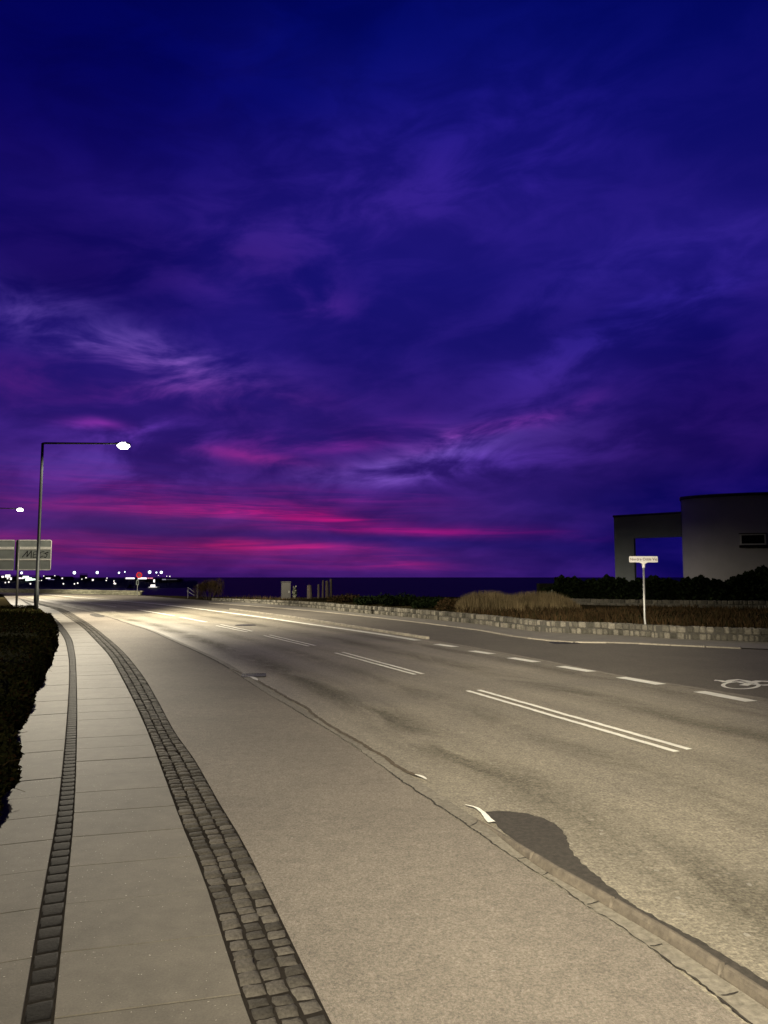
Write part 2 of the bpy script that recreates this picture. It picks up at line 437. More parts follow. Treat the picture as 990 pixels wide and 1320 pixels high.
# pavement: bed, slabs, setts
P0 = Path([Vector((p[0], p[1])) for p in A0.off(-1.05)])
bed = struct(ribbon('pavement', P0, Cc, M_mortar, .0055, n=1, step=.4))
slabs = MB()
sref, _ = B.nearest(np.array(G(312,1284)[:2]))
pitch = .612
def slab_poly(a0, a1, b1, b0, z, g=.0045):
    c = (a0+a1+b1+b0)/4; jz = random.uniform(-.002, .002)
    P = [a0, a1, b1, b0]; vs = []; n = 4
    def shrink(p, k): d = c-p; return p+d/np.linalg.norm(d)*k
    for p in P: q = shrink(p, g*1.5); vs.append((q[0], q[1], z-.03))
    for p in P: q = shrink(p, g*1.5); vs.append((q[0], q[1], z+jz-.004))
    for p in P: q = shrink(p, g*1.5+.003); vs.append((q[0], q[1], z+jz))
    fs = [(8, 9, 10, 11)]+[(i, (i+1) % 4, 4+(i+1) % 4, 4+i) for i in range(4)]+[(4+i, 4+(i+1) % 4, 8+(i+1) % 4, 8+i) for i in range(4)]
    slabs.add(vs, fs)
def pts_at(s):
    b = B.at(s); sa, _ = A1.nearest(b); a = A1.at(sa-.10 if sa > 1 else sa)
    sc_, _ = A0.nearest(a); c = A0.at(sc_); sd, _ = P0.nearest(c); d = P0.at(sd)
    return b, a, c, d
s = sref % pitch+pitch
prev = pts_at(s-pitch)
while s < B.L-.7:
    cur = pts_at(s)
    slab_poly(prev[1], cur[1], cur[0], prev[0], .010)
    slab_poly(prev[3], cur[3], cur[2], prev[2], .010)
    prev = cur; s += pitch
slabs.build('slab', M_slab, bed)
def sett(mb, a, b, c, d, z, jag=.006, dome=1.0):
    "domed granite sett over quad a b c d"
    P = [np.array(q) for q in (a, b, c, d)]; cen = sum(P)/4; vs = []
    for lev, (k, dz) in enumerate(((.98, -.03), (.96, -.008), (.80, .003), (.42, .007))):
        for i, p in enumerate(P):
            for sub in (0, 1):
                q = p if sub == 0 else (p+P[(i+1) % 4])/2
                rnd = .97 if sub == 0 else 1.0
                r = cen+(q-cen)*k*rnd+np.random.uniform(-jag, jag, 2)*.6
                vs.append((r[0], r[1], z+(dz*dome if dz > -.02 else dz)+random.uniform(-.0025, .0025)*(lev > 0)*dome))
    vs.append((cen[0], cen[1], z+.008*dome+random.uniform(-.003, .002)*dome))
    fs = []
    for lev in range(3):
        for i in range(8): fs.append((lev*8+i, lev*8+(i+1) % 8, lev*8+8+(i+1) % 8, lev*8+8+i))
    for i in range(8): fs.append((24+i, 24+(i+1) % 8, 32))
    mb.add(vs, fs)
setts = MB()
offs = [0, 0, 0]
for r in range(3):
    s = 2.0+r*.04
    while s < B.L-.3:
        L = random.uniform(.082, .125)
        if s < B.L*.35: L *= 1.6
        def pt(s_, u):
            b = B.at(s_); q, _ = Cc.nearest(b); c = Cc.at(q); return b*(1-u)+c*u
        w0, w1 = .02+r*.323, .02+r*.323+.315
        j = random.uniform(-.022, .022); j2 = random.uniform(-.02, .02); L2 = random.uniform(-.008, .008)
        sett(setts, pt(s, w0+j), pt(s+L2, w1+j), pt(s+L+L2, w1+j2), pt(s+L, w0+j2), .008+random.uniform(-.004, .006), .009)
        s += L+.004
setts.build('granite_setts', M_sett, bed, smooth=True)
ds = MB(); s = 2
while s < A0.L-.3:
    L = random.uniform(.13, .17)
    a = A0.at(s); b = A0.at(s+L); qa, _ = A1.nearest(a); qb, _ = A1.nearest(b)
    c, d = A1.at(qb), A1.at(qa)
    e = .015
    sett(ds, a*(1-e)+d*e, d*(1-e)+a*e, c*(1-e)+b*e, b*(1-e)+c*e, .0075+random.uniform(-.001, .001), .002, .25)
    s += L+.002
ds.build('dark_setts', M_sett_dark, bed, smooth=True)

# ------------------------------------------------------------------ kerb between cycle track and road
kq = lambda x, y: D0.nearest(np.array(G(x, y)[:2]))[0]
ks = MB(); s = 0
sk = kq(606, 1069)
while s < D0.L-1:
    L = 1.0
    a0, a1 = D0.at(s), D0.at(s+L-.006)
    def other(a):
        q, _ = D1.nearest(a); return D1.at(q)
    n = 4
    vs = []
    for i in range(n+1):
        a = a0+(a1-a0)*i/n; a = D0.at(s+(L-.006)*i/n); b = other(a)
        w = min(1, .15/np.linalg.norm(b-a)) if np.linalg.norm(b-a) > 0 else 1
        b = a+(b-a)*w
        vs += [(a[0], a[1], -.02), (a[0], a[1], .007), (b[0], b[1], .007), (b[0], b[1], -.02)]
    fs = []
    for i in range(n):
        for j in range(3): fs.append((i*4+j, i*4+j+1, i*4+j+5, i*4+j+4))
    fs += [(0, 1, 2, 3), (n*4, n*4+1, n*4+2, n*4+3)]
    ks.add(vs, fs); s += L
struct(ks.build('kerb', m_stone('worn_kerb', (.16, .145, .115), (.22, .20, .16), .85, .3, 25, .8, .01)))
# raised kerb ridge beyond the worn strip
E0 = px([(610,1057),(629,1068),(647,1083),(681,1110),(709,1128.5),(732,1141.5),(760,1157.5),(800,1181),(860,1217),(930,1263),(990,1303.5)], ext1=10, step=.1)
rk = MB(); n = int(E0.L/.12); prof = [(.0, -.01), (.002, .006), (.010, .034), (.018, .050), (.026, .055), (.040, .055), (.046, .050), (.050, .004), (.050, -.01)]
SS = []
for i in range(n+1): SS.append((E0.L*i/n, 1.0))
for k in range(1, int(E0.L/.8)):
    q_ = k*.8+.13; SS = [a for a in SS if abs(a[0]-q_) > .03]+[(q_-.012, 1.0), (q_-.005, .35), (q_+.005, .35), (q_+.012, 1.0)]
SS.sort(); n = len(SS)-1
for s, zk in SS:
    c = E0.at(s); t_ = E0.tan(s); nn = np.array([-t_[1], t_[0]])  # left of travel = road side
    up = min(1, s/1.1); up = up*up*(3-2*up)
    for (d, z) in prof: p = c+nn*d*(.6+.4*up)+nn*random.uniform(-.002, .002); rk.v.append((p[0], p[1], z*up*zk+.009 if z > 0 else -.01))
m_ = len(prof)
for i in range(n):
    for j in range(m_-1): a = i*m_+j; rk.f.append((a, a+1, a+m_+1, a+m_)); rk.m.append(0)
rk.f.append(tuple(range(m_))); rk.m.append(0)
struct(rk.build('raised_kerb', plain('raised_kerb_stone', (.120, .102, .078), .75, scale=22, var=.3, bump=.4), smooth=False))

def decal(name, path_pts, widths, m, z, jit=0.0, step=.05, parent=None, seed=1):
    "thin flat strip along ground points"
    rnd = random.Random(seed); p = Path(path_pts, step=step); mb = MB(); n = max(1, int(p.L/step))
    w = widths if callable(widths) else (lambda u: widths)
    o1 = o2 = oc = 0
    for i in range(n+1):
        s = p.L*i/n; c = p.at(s); t_ = p.tan(s) if p.L > .5 else (p.at(p.L)-p.at(0))/p.L; nn = np.array([-t_[1], t_[0]]); ww = w(i/n)/2
        oc = oc*.85+rnd.uniform(-jit, jit)*.8
        a = c+nn*(oc+ww+rnd.uniform(-jit, jit)*.5); b = c+nn*(oc-ww+rnd.uniform(-jit, jit)*.5)
        mb.v += [(a[0], a[1], z), (b[0], b[1], z)]
    for i in range(n): mb.f.append((2*i, 2*i+1, 2*i+3, 2*i+2)); mb.m.append(0)
    return mb.build(name, m, parent)
# jagged joint between cycle track and kerb stones, with short cross cracks
sA, sB = kq(300, 866), D0.L-8
pp = [Vector(tuple(D0.at(s))) for s in np.arange(sA, D0.L-2, .3)]
struct(decal('asphalt_joint', pp, lambda u: .011+.006*math.sin(u*37), M_crack, .012, .009, .025))
pp = [Vector(tuple(D0.at(s))) for s in np.arange(10, sA, .5)]
struct(decal('asphalt_joint', pp, .035, M_crack, .012, .008, .2))
for (a, b) in (((668,1109),(684,1104)),((757,1168),(772,1163)),((838,1222),(853,1219)),((930,1286),(951,1281)),((606,1066),(616,1060)),((700,1130),(708,1124))):
    struct(decal('asphalt_crack', [G(*a), G((a[0]+b[0])/2, (a[1]+b[1])/2+1), G(*b)], .009, M_crack, .0125, .005, .02))
# brown worn edge line on the road side of the flush kerb
pp = [G(300,863.5),G(336,880),G(369,899.5),(G(397,915)),G(409,926),G(449.5,950),G(494,977),G(520,994.5),G(545,1004)]
struct(decal('worn_edge', pp, lambda u: .05, plain('worn_edge_tar', (.085, .066, .042), .9, scale=20, var=.4), .013, .012, .05))
# flat dark patch at the end of the raised kerb and along its road side
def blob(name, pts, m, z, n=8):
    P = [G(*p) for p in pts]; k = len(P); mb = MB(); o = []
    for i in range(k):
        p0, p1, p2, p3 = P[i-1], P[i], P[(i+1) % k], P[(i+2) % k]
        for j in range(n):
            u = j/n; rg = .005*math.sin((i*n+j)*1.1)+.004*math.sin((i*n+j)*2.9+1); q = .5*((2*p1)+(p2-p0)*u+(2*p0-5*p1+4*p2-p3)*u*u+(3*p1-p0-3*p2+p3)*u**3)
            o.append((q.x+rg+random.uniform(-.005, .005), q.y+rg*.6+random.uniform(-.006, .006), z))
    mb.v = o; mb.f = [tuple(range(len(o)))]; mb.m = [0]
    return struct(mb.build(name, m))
M_dark = plain('dark_asphalt', (.052, .046, .036), .75, scale=25, var=.35, bump=.6)
blob('dark_patch', [(626,1050),(632,1047),(650,1046.5),(680,1050),(706,1058),(722,1069),(731,1082),(735,1094),(745,1108),(760,1122),(786,1144),(813,1165),(855,1189),(899,1212),(945,1240),(990,1267),(1060,1310),(1075,1340),(990,1295),(930,1255),(860,1208),(800,1173),(740,1136),(690,1105),(650,1074)], M_dark, .0065)

# painted markings
marks = []
def line(a, b, w, name='lane_marking', z=.010):
    P = [G(*a), G(*b)]
    o = decal(name, [P[0], (P[0]*2+P[1])/3, (P[0]+P[1]*2)/3, P[1]], w, M_paint, z, .005, .05, parent=road); return o
for a, b in (((617,890),(888.5,967)),((603,891),(872,970)),((432.5,842),(535,870)),((441.4,841),(545,869.3)),
             ((340.4,819.6),(398,833.3)),((347.7,818.8),(406,832.5)),((279,806.7),(318.8,815)),((284.6,805.3),(325.3,814))):
    line(a, b, .088)
for a, b, w in (((233,795.8),(266,802.2),.16),((177,786),(224.5,794),.14),((95,775),(150,782.6),.12)):
    line(a, b, w)
for a, b in (((562.7,830.7),(587,834.2)),((608,839.4),(634.5,843.4)),((658.4,848.4),(692,853.8)),((722.5,859.4),(762.5,866.2)),((800.5,873.6),(852,882.8)),((901.5,892),(969,904.8))):
    line(a, b, .26)
es = [EL.at(s) for s in np.arange(EL.nearest(np.array(G(60,766)[:2]))[0], EL.nearest(np.array(G(546,827)[:2]))[0], .8)]
decal('edge_line', [Vector(tuple(p)) for p in es], .27, M_paint, .010, .002, .2, parent=road)
# white slivers left at the kerb
decal('edge_line_remnant', [G(600,1040.5), G(612,1043.5), G(622,1050), G(629,1058.5), G(634,1063)], lambda u: .015+.05*u, M_paint, .022, .002, .02, parent=road)
decal('edge_line_remnant', [G(535,1000), G(543,1002.5), G(550,1006.5)], lambda u: .012+.03*math.sin(u*3.14), M_paint, .016, .001, .02, parent=road)
decal('edge_line_remnant', [G(316,873.5), G(324,873.5), G(332,878)], lambda u: .02+.07*math.sin(u*3.14), M_paint, .016, .001, .04, parent=road)
# bicycle symbol
sym = MB(); ring = [(955+23*math.cos(a), 884+4.6*math.sin(a)) for a in np.linspace(0, 2*math.pi, 41)]
def sy(pts, w):
    P = [G(*p) for p in pts]
    n0 = len(sym.v)
    for i, p in enumerate(P):
        t_ = (P[min(i+1, len(P)-1)]-P[max(i-1, 0)]); 
        if len(P) > 10 and i in (0, len(P)-1): t_ = P[1]-P[-2]
        t_.normalize(); nn = Vector((-t_.y, t_.x, 0))
        sym.v += [tuple(p+nn*w/2+Vector((0, 0, .010))), tuple(p-nn*w/2+Vector((0, 0, .010)))]
    for i in range(len(P)-1): a = n0+2*i; sym.f.append((a, a+1, a+3, a+2)); sym.m.append(0)
sy(ring, .07)
sy([(1020+23*math.cos(a), 888+4.8*math.sin(a)) for a in np.linspace(0, 2*math.pi, 41)], .07)
for z_, l, w in ((0, [(921,877.6),(929,878.2),(936,880.2)], .13), (0, [(935,880.1),(943,877.8),(952,876.8),(962,878.4),(974,881.4)], .13), (0, [(938,880.6),(950,879.6),(966,882.6),(960,884.6)], .1),
                 (0, [(966,881),(978,878.6),(1002,879.8)], .16), (0, [(968,882.2),(984,884),(1004,883)], .13), (0, [(955,884),(968,881.5)], .08)):
    sy(l, w)
for i in range(0, len(sym.v)):  # tiny lift so strokes never share a plane
    v = sym.v[i]; sym.v[i] = (v[0], v[1], .010+.0006*((i*7) % 5 if i > 82 else 0))
sym.build('bicycle_symbol', M_paint, road)
# ironwork
M_iron = plain('cast_iron', (.022, .021, .02), .55, .6, scale=30, var=.4, bump=.8)
def cover(pxy, r, label):
    g = G(*pxy); t = thing('manhole_cover', label, 'manhole cover', (g.x, g.y, .004))
    mb = MB(); mb.tube([(0, 0, 0), (0, 0, .008)], r*.86, 28); mb.build('lid', M_iron, t)
    mb = MB(); n = 32
    for k in range(n):
        q = 2*math.pi*k/n
        for rr, z in ((r*.88, .0), (r*.88, .009), (r, .009), (r, 0)): mb.v.append((rr*math.cos(q), rr*math.sin(q), z))
    for k in range(n):
        for j in range(3): a = k*4+j; b = ((k+1) % n)*4+j; mb.f.append((a, a+1, b+1, b)); mb.m.append(0)
    mb.build('rim', M_iron, t)
cover((316.5,806), .42, 'round dark manhole cover in the road beside the short double line')
def grate(pxy, w, d, rz, label):
    g = G(*pxy); t = thing('drain_grate', label, 'drain grate', (g.x, g.y, .006), rz)
    mb = MB()
    for sx in (-1, 1): mb.box((sx*w/2, 0, .006), (.05, d, .012))
    for sy_ in (-1, 1): mb.box((0, sy_*d/2, .0055), (w, .05, .011))
    mb.build('frame', M_iron, t)
    mb = MB()
    for i in range(7): mb.box((-w/2+w*(i+1)/8, 0, .004), (w/16, d*.9, .008))
    mb.build('bars', M_iron, t)
    mb = MB(); mb.box((0, 0, .0005), (w*.95, d*.9, .002)); mb.build('pit', M_black, t)
grate((327,871), .42, .45, .15, 'dark drain grate at the kerb beside a white sliver of paint')
grate((728,829.2), .75, .45, .05, 'flat dark drain grate near the stone wall by the street name sign')
blob('tar_patch', [(118,791),(127,792),(135,795),(125,795.5),(116,793)], M_dark, .0066)
blob('tar_patch', [(150,788),(175,787),(196,789.5),(185,791),(160,790.5)], plain('tar_patch', (.09, .08, .065), .9), .0068)

# ------------------------------------------------------------------ stone walls
def stonewall(path, s0, s1, hf, label, name='stone_wall', thick=.32, stone=(.14, .30), courses=2, mats=None):
    o = path.at((s0+s1)/2); t = thing(name, label, 'stone wall', (o[0], o[1], 0))
    st = MB(); core = MB()
    base = np.array(o)
    for side in (0, 1):
        for r in range(courses):
            s = s0-random.uniform(0, .15)
            while s < s1:
                L = random.uniform(*stone)*(.8 if r < courses-1 else 1.05)
                h = hf((s+L/2-s0)/(s1-s0)); ch = h/courses
                c = path.at(min(s+L/2, s1)); t_ = path.tan(min(s+L/2, s1)); nn = np.array([-t_[1], t_[0]])
                dd = (.10 if side == 0 else thick-.10)+random.uniform(-.012, .012)
                p = c+nn*dd-base; a = math.atan2(t_[1], t_[0])+random.uniform(-.03, .03)
                st.box((p[0], p[1], ch*(r+.5)+random.uniform(-.012, .012)), (L-random.uniform(.018, .035), .2+random.uniform(-.02, .02), ch-random.uniform(.018, .035)), a, bevel=random.uniform(.022, .038))
                s += L
    s = s0
    while s < s1-.01:
        L = min(1.0, s1-s); c = path.at(s+L/2); t_ = path.tan(s+L/2); nn = np.array([-t_[1], t_[0]]); p = c+nn*thick/2-base; h = hf((s+L/2-s0)/(s1-s0))
        core.box((p[0], p[1], (h-.03)/2), (L, thick-.07, h-.03), math.atan2(t_[1], t_[0])); s += L
    st.build('stones', mats or M_wallstone, t); core.build('mortar', M_wallmortar, t)
    return t
def q(path, x, y): return path.nearest(np.array(G(x, y)[:2]))[0]
a0 = q(RW, 273, 774.4); a1 = q(RW, 476, 792); a2 = q(RW, 990, 829)+6
stonewall(RW, a0, a1, lambda u: .22+.2*min(1, u*1.3), 'low stone wall stretch past the narrow gap, from brown bush to pale cabinet', courses=2)
stonewall(RW, a1+.35, a2, lambda u: .43, 'low squared stone wall along the far pavement behind the street name sign', courses=2)
lw1 = q(LW, 178.6, 767.5)
tw = stonewall(LW, lw1-62, lw1, lambda u: .5, 'long straight grey parapet wall at the far bend under the harbour lights', name='parapet_wall', courses=3, stone=(.5, .9), mats=m_stone('parapet_stone', (.13, .13, .09), (.22, .21, .15), .9, .2, 8, .6, .02))

# planted bank behind the wall
def bank():
    qs = np.arange(a0-1, a2+6, 1.0); mb = MB(); offs = [(.20, .0), (.21, .33), (1.2, .36), (4, .42), (8, .5), (13, .45), (18, .2), (24, -2), (30, -9)]
    for s in qs:
        c = RW.at(s); t_ = RW.tan(s); nn = np.array([-t_[1], t_[0]]); u = min(1, max(0, (s-a0)/14))
        rightness = u
        for d, z in offs:
            p = c+nn*d*(1 if d < 1 else (.55+.45*u)); mb.v.append((p[0], p[1], (z*(.35+.65*u) if z > 0 else z)))
    k = len(offs)
    for i in range(len(qs)-1):
        for j in range(k-1): a = i*k+j; mb.f.append((a, a+1, a+k+1, a+k)); mb.m.append(0)
    return struct(mb.build('planted_bank', M_soil, smooth=True))
bank()
# upper wall
UW = Path([AT(700, 779, 41), AT(760, 780.5, 39.5), AT(830, 781.5, 38), AT(900, 783, 37), AT(1000, 786, 36), AT(1100, 788, 35)], ext1=10)
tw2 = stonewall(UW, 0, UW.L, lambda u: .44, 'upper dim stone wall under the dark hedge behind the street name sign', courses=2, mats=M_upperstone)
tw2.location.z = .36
tw2_base = .36

# ------------------------------------------------------------------ foliage
def leaf_cloud(name, P, Nn, size, m, parent=None, aspect=1.7, jitter=.5):
    "one quad leaf (island) per point"
    n = len(P); P = np.asarray(P, float); rng = np.random.RandomState(n+13)
    a = rng.normal(size=(n, 3)); a /= np.linalg.norm(a, axis=1)[:, None]
    b = rng.normal(size=(n, 3)); b -= (a*b).sum(1)[:, None]*a; b /= np.linalg.norm(b, axis=1)[:, None]
    sz = size*rng.uniform(.6, 1.4, n)[:, None]
    v = np.empty((n, 4, 3)); v[:, 0] = P-a*sz*aspect/2; v[:, 1] = P+b*sz/2; v[:, 2] = P+a*sz*aspect/2; v[:, 3] = P-b*sz/2
    me = bpy.data.meshes.new(name); me.vertices.add(4*n); me.vertices.foreach_set('co', v.ravel())
    me.loops.add(4*n); me.polygons.add(n)
    me.polygons.foreach_set('loop_start', np.arange(0, 4*n, 4)); me.polygons.foreach_set('loop_total', np.full(n, 4))
    me.loops.foreach_set('vertex_index', np.arange(4*n)); me.update(calc_edges=True)
    me.materials.append(m); o = bpy.data.objects.new(name, me); C.objects.link(o)
    if parent: o.parent = parent
    return o
def blades(name, P, H, m, parent=None, w=.012, lean=.35, seed=3):
    n = len(P); rng = np.random.RandomState(seed); P = np.asarray(P, float); H = np.asarray(H, float)[:, None]
    ang = rng.uniform(0, 6.283, n); d = np.stack([np.cos(ang), np.sin(ang), np.zeros(n)], 1)
    la = rng.uniform(0, 6.283, n); l = np.stack([np.cos(la), np.sin(la), np.zeros(n)], 1)*rng.uniform(0, lean, n)[:, None]*H
    up = np.array([0, 0, 1.0])
    v = np.empty((n, 5, 3)); v[:, 0] = P-d*w; v[:, 1] = P+d*w; v[:, 2] = P+d*w*.8+l*.35+up*H*.55; v[:, 4] = P-d*w*.8+l*.35+up*H*.55; v[:, 3] = P+l+up*H
    me = bpy.data.meshes.new(name); me.vertices.add(5*n); me.vertices.foreach_set('co', v.ravel())
    me.loops.add(5*n); me.polygons.add(n)
    me.polygons.foreach_set('loop_start', np.arange(0, 5*n, 5)); me.polygons.foreach_set('loop_total', np.full(n, 5))
    me.loops.foreach_set('vertex_index', np.arange(5*n)); me.update(calc_edges=True)
    me.materials.append(m); o = bpy.data.objects.new(name, me); C.objects.link(o)
    if parent: o.parent = parent
    return o

# hedge along the pavement on the left
HB = px([(44,787),(52,794),(60,806),(65,822),(69,845),(63,868),(50,896),(37,925),(25,960),(14,1003),(3,1050),(-12,1095),(-30,1130)], ext0=0, ext1=.5, step=.2)
def hedge():
    o = HB.at(HB.L*.4); t = thing('hedge', 'low dark leafy hedge along the left edge of the slab pavement', 'hedge', (o[0], o[1], 0))
    rng = np.random.RandomState(5); P = []; 
    W = 3.4
    def hh(s):
        y = HB.at(s)[1]
        return float(np.interp(y, [0, 6, 10, 16, 20, 24, 30, 40], [.10, .20, .7, .9, .9, .72, .42, .3]))
    N = 95000
    for i in range(N):
        s = HB.L*rng.beta(1.0, 1.0); c = HB.at(s); t_ = HB.tan(s); nn = np.array([t_[1], -t_[0]])  # away from pavement
        h = hh(s)*(1+.12*math.sin(s*1.9)+.08*math.sin(s*5.1+1))
        bulge = .10*math.sin(s*2.3)+.05*math.sin(s*7.7)
        u = rng.uniform(); 
        if u < .45:   # face toward the pavement
            a = rng.uniform(0, 1); d = .22-.22*math.sin(a*math.pi*.9)+bulge*.6; z = h*a*.95; d += rng.exponential(.05)-.03
        else:
            d = rng.uniform(.1, W); z = h*(1-.12*((d-W/2)/W)**2)*(1-math.exp(-d*7)*.5)-rng.exponential(.05)+.03*math.sin(d*6+s*3)
        p = c+nn*d-o; P.append((p[0], p[1], max(.02, z)))
    leaf_cloud('foliage', P, None, .034, M_hedge, t)
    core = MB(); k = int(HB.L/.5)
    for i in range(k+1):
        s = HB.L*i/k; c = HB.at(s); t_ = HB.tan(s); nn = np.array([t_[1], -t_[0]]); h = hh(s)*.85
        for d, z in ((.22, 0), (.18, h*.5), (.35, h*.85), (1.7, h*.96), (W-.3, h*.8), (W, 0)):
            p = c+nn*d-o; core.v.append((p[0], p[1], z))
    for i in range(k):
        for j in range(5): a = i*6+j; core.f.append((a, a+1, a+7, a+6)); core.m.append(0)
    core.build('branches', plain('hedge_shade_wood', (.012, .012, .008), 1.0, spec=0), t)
    for i in range(26):
        s = HB.L*rng.uniform(.15, .97); c = HB.at(s); t_ = HB.tan(s); nn = np.array([t_[1], -t_[0]])
        z = hh(s)*rng.uniform(.15, .9); p = c-o+nn*.1; d = np.array([*(-nn*rng.uniform(.08, .26)+t_*rng.uniform(-.15, .15)), rng.uniform(-.05, .12)])
        a = Vector((p[0], p[1], z)); b = a+Vector(d); m_ = (a+b)/2+Vector((0, 0, .04))
        tw = MB(); tw.tube([a, m_, b], [.004, .003, .0015], 4); tw.build('twig', M_brown, t)
    return t
hedge()
# rough grass on the verge around the two posts
def verge():
    rng = np.random.RandomState(8); P = []; H = []
    for i in range(14000):
        s = rng.uniform(0, HB.L*.75); c = HB.at(s); t_ = HB.tan(s); nn = np.array([t_[1], -t_[0]]); d = rng.uniform(.0, 9)
        p = c+nn*d; y = p[1]
        if y < 21: continue
        P.append((p[0], p[1], -.03)); H.append(rng.uniform(.12, .38))
    o = blades('verge_grass', P, H, m_leaf('verge_grass_blade', [(.05, .06, .02), (.12, .12, .04), (.09, .085, .035)], .8), None, .012, .6)
    tag(o, 'rough olive grass on the verge behind the hedge around the two posts', 'grass', kind='stuff')
verge()

def shrub(name, label, cat, base, size, n, leaf, m, group=None, twiggy=False, stems=7, seed=1, shape=1.0):
    rng = np.random.RandomState(seed); t = thing(name, label, cat, base, 0, group)
    sx, sy_, sz = size; P = []
    cl = [(rng.uniform(-1, 1)*sx*.34, rng.uniform(-1, 1)*sy_*.34, rng.uniform(.35, .72)*sz, rng.uniform(.3, .5)) for _ in range(max(5, int(6*sx/sz)))]
    for i in range(n):
        cx, cy, cz, r = cl[rng.randint(len(cl))]; v = rng.normal(size=3); v /= np.linalg.norm(v); rr = rng.uniform(.45, 1.05)
        p = np.array([cx+v[0]*rr*r*sx*.45, cy+v[1]*rr*r*sy_*.8, cz+v[2]*rr*r*sz*.75])
        if p[2] < 0: p[2] = -p[2]*.3
        P.append(p)
    if twiggy:
        P = np.array(P); tw = MB()
        blades('twig_crown', [(p[0], p[1], p[2]) for p in P], rng.uniform(.12, .35, len(P))*sz*.5, m, t, .008, .8)
    else: leaf_cloud('foliage', P, None, leaf, m, t)
    st = MB()
    for i in range(stems):
        cx, cy, cz, r = cl[i % len(cl)]
        st.tube([(cx*.3, cy*.3, -.05), (cx*.7, cy*.7, cz*.55), (cx, cy, cz)], [.03*sz, .02*sz, .008*sz], 5)
    st.build('stem', M_wood, t)
    return t
g = G(272, 772)
shrub('bare_bush', 'bare brown rounded bush at the near end of the low wall beside the white post', 'bush', (g.x, 66, -.05), (2.6, 1.8, 1.75), 3600, .05, M_brown, twiggy=True, seed=4)
# row of dark shrubs behind the wall
for i, (x, yt, Y, w, lab, mm) in enumerate([
    (445, 765, 47, 2.6, 'dark low shrub directly right of the wooden posts', M_heath),
    (478, 767, 43, 2.2, 'small dark shrub in the gap between posts and rounded evergreen', M_dkleaf),
    (515, 764, 41, 2.5, 'rounded dark evergreen shrub standing above the low wall', M_dkleaf),
    (552, 768, 38, 2.2, 'dark evergreen shrub just left of the dry grass clumps', M_dkleaf),
    (580, 770, 36, 1.8, 'reddish brown shrub touching the dry grass clumps', M_heath)]):
    top = AT(x, yt, Y).z; b = AT(x, 770, Y)
    shrub('garden_shrub', lab, 'shrub', (b.x, Y, .15), (w, 1.8, max(.5, top-.15)), 2600, .07, mm, group='dark shrubs behind the low wall', seed=20+i)
# thin weeds above the far wall
rng = np.random.RandomState(2); P = []; H = []
for i in range(2500):
    s = a0+rng.uniform(0, a1-a0+4); c = RW.at(s); t_ = RW.tan(s); nn = np.array([-t_[1], t_[0]]); d = rng.uniform(.4, 4); p = c+nn*d
    P.append((p[0], p[1], .08)); H.append(rng.uniform(.1, .5)*(.5+.5*math.sin(s*1.3)**2))
tag(blades('weeds', P, H, M_heath, None, .02, .7), 'thin dark weeds sprouting behind the far stretch of low wall', 'weeds', kind='stuff')
# dry grass clumps
def clump(label, x0, x1, ytop, Y, n, seed):
    rng = np.random.RandomState(seed); a = AT(x0, 780, Y); b = AT(x1, 780, Y); cx = (a.x+b.x)/2; w = (b.x-a.x); top = AT(x0, ytop, Y).z
    t = thing('grass_clump', label, 'ornamental grass', (cx, Y, .36), 0, 'dry grass clumps behind the wall'); P = []; H = []; 
    for i in range(n):
        u = rng.uniform(-1, 1); v = rng.uniform(-1, 1)
        e = max(0, 1-abs(u)**2.6)**.5; 
        P.append((u*w/2, v*1.3, 0)); H.append((top-.36)*(.25+.75*e)*rng.uniform(.55, 1.06)*(1-.25*max(0, -v)))
    blades('stalks', P, H, M_dry, t, .011, .22, seed)
    # short dense growth at the foot
    P = [(rng.uniform(-.5, .5)*w, rng.uniform(-1.5, 1.2), 0) for _ in range(n//3)]
    blades('foot_growth', P, rng.uniform(.15, .4, len(P)), M_heath, t, .012, .6, seed+1)
clump('left one of two tall dry brown grass clumps behind the wall', 590, 672, 761, 33.5, 6500, 11)
clump('right one of two tall dry brown grass clumps, nearer the upper wall', 650, 742, 761.5, 34.5, 6500, 12)
# heather on the bank between both walls
P = []; H = []
for i in range(15000):
    s = rng.uniform(q(RW, 600, 804), a2+3); c = RW.at(s); t_ = RW.tan(s); nn = np.array([-t_[1], t_[0]]); d = rng.uniform(.35, 12.5); p = c+nn*d
    P.append((p[0], p[1], .36)); H.append(rng.uniform(.08, .34))
tag(blades('heather_cover', P, H, M_heath, None, .02, .7), 'brown heather ground cover on the bank between the two stone walls', 'heather', kind='stuff')
# dark hedge in front of the building
def hedge2():
    t = thing('garden_hedge', 'long dark hedge in front of the curved house above the upper wall', 'hedge', (18, 42, .4))
    rng = np.random.RandomState(9); P = []
    for i in range(26000):
        x = rng.uniform(695, 1090); Y = 43-(x-695)/395*4+rng.uniform(-1.0, 1.0)
        wob = 2.5*math.sin(x*.11)+1.6*math.sin(x*.31+1)+1.2*math.sin(x*.77)
        yt = 746+wob if x > 715 else 752+wob+(715-x)*.4
        if x > 950: yt -= min(16, (x-950)*.55)+2*math.sin(x*.2)
        zt = AT(x, yt, Y).z; z = .4+(zt-.4)*(rng.uniform(0, 1)**.6)
        p = AT(x, 744, Y); P.append((p.x-18, Y-42, z-.4))
    leaf_cloud('foliage', P, None, .10, M_dkleaf, t)
    core = MB()
    for x in range(700, 1090, 10):
        Y = 43.2-(x-695)/395*4; p = AT(x, 744, Y); zt = AT(x, 752 if x < 950 else 752-min(14, (x-950)*.5), Y).z
        core.box((p.x-18, Y-42, (zt-.4)/2), (.6, .8, zt-.4))
    core.build('branches', plain('garden_hedge_wood', (.008, .008, .006), 1.0, spec=0), t)
hedge2()
b = AT(708, 758, 40.5)
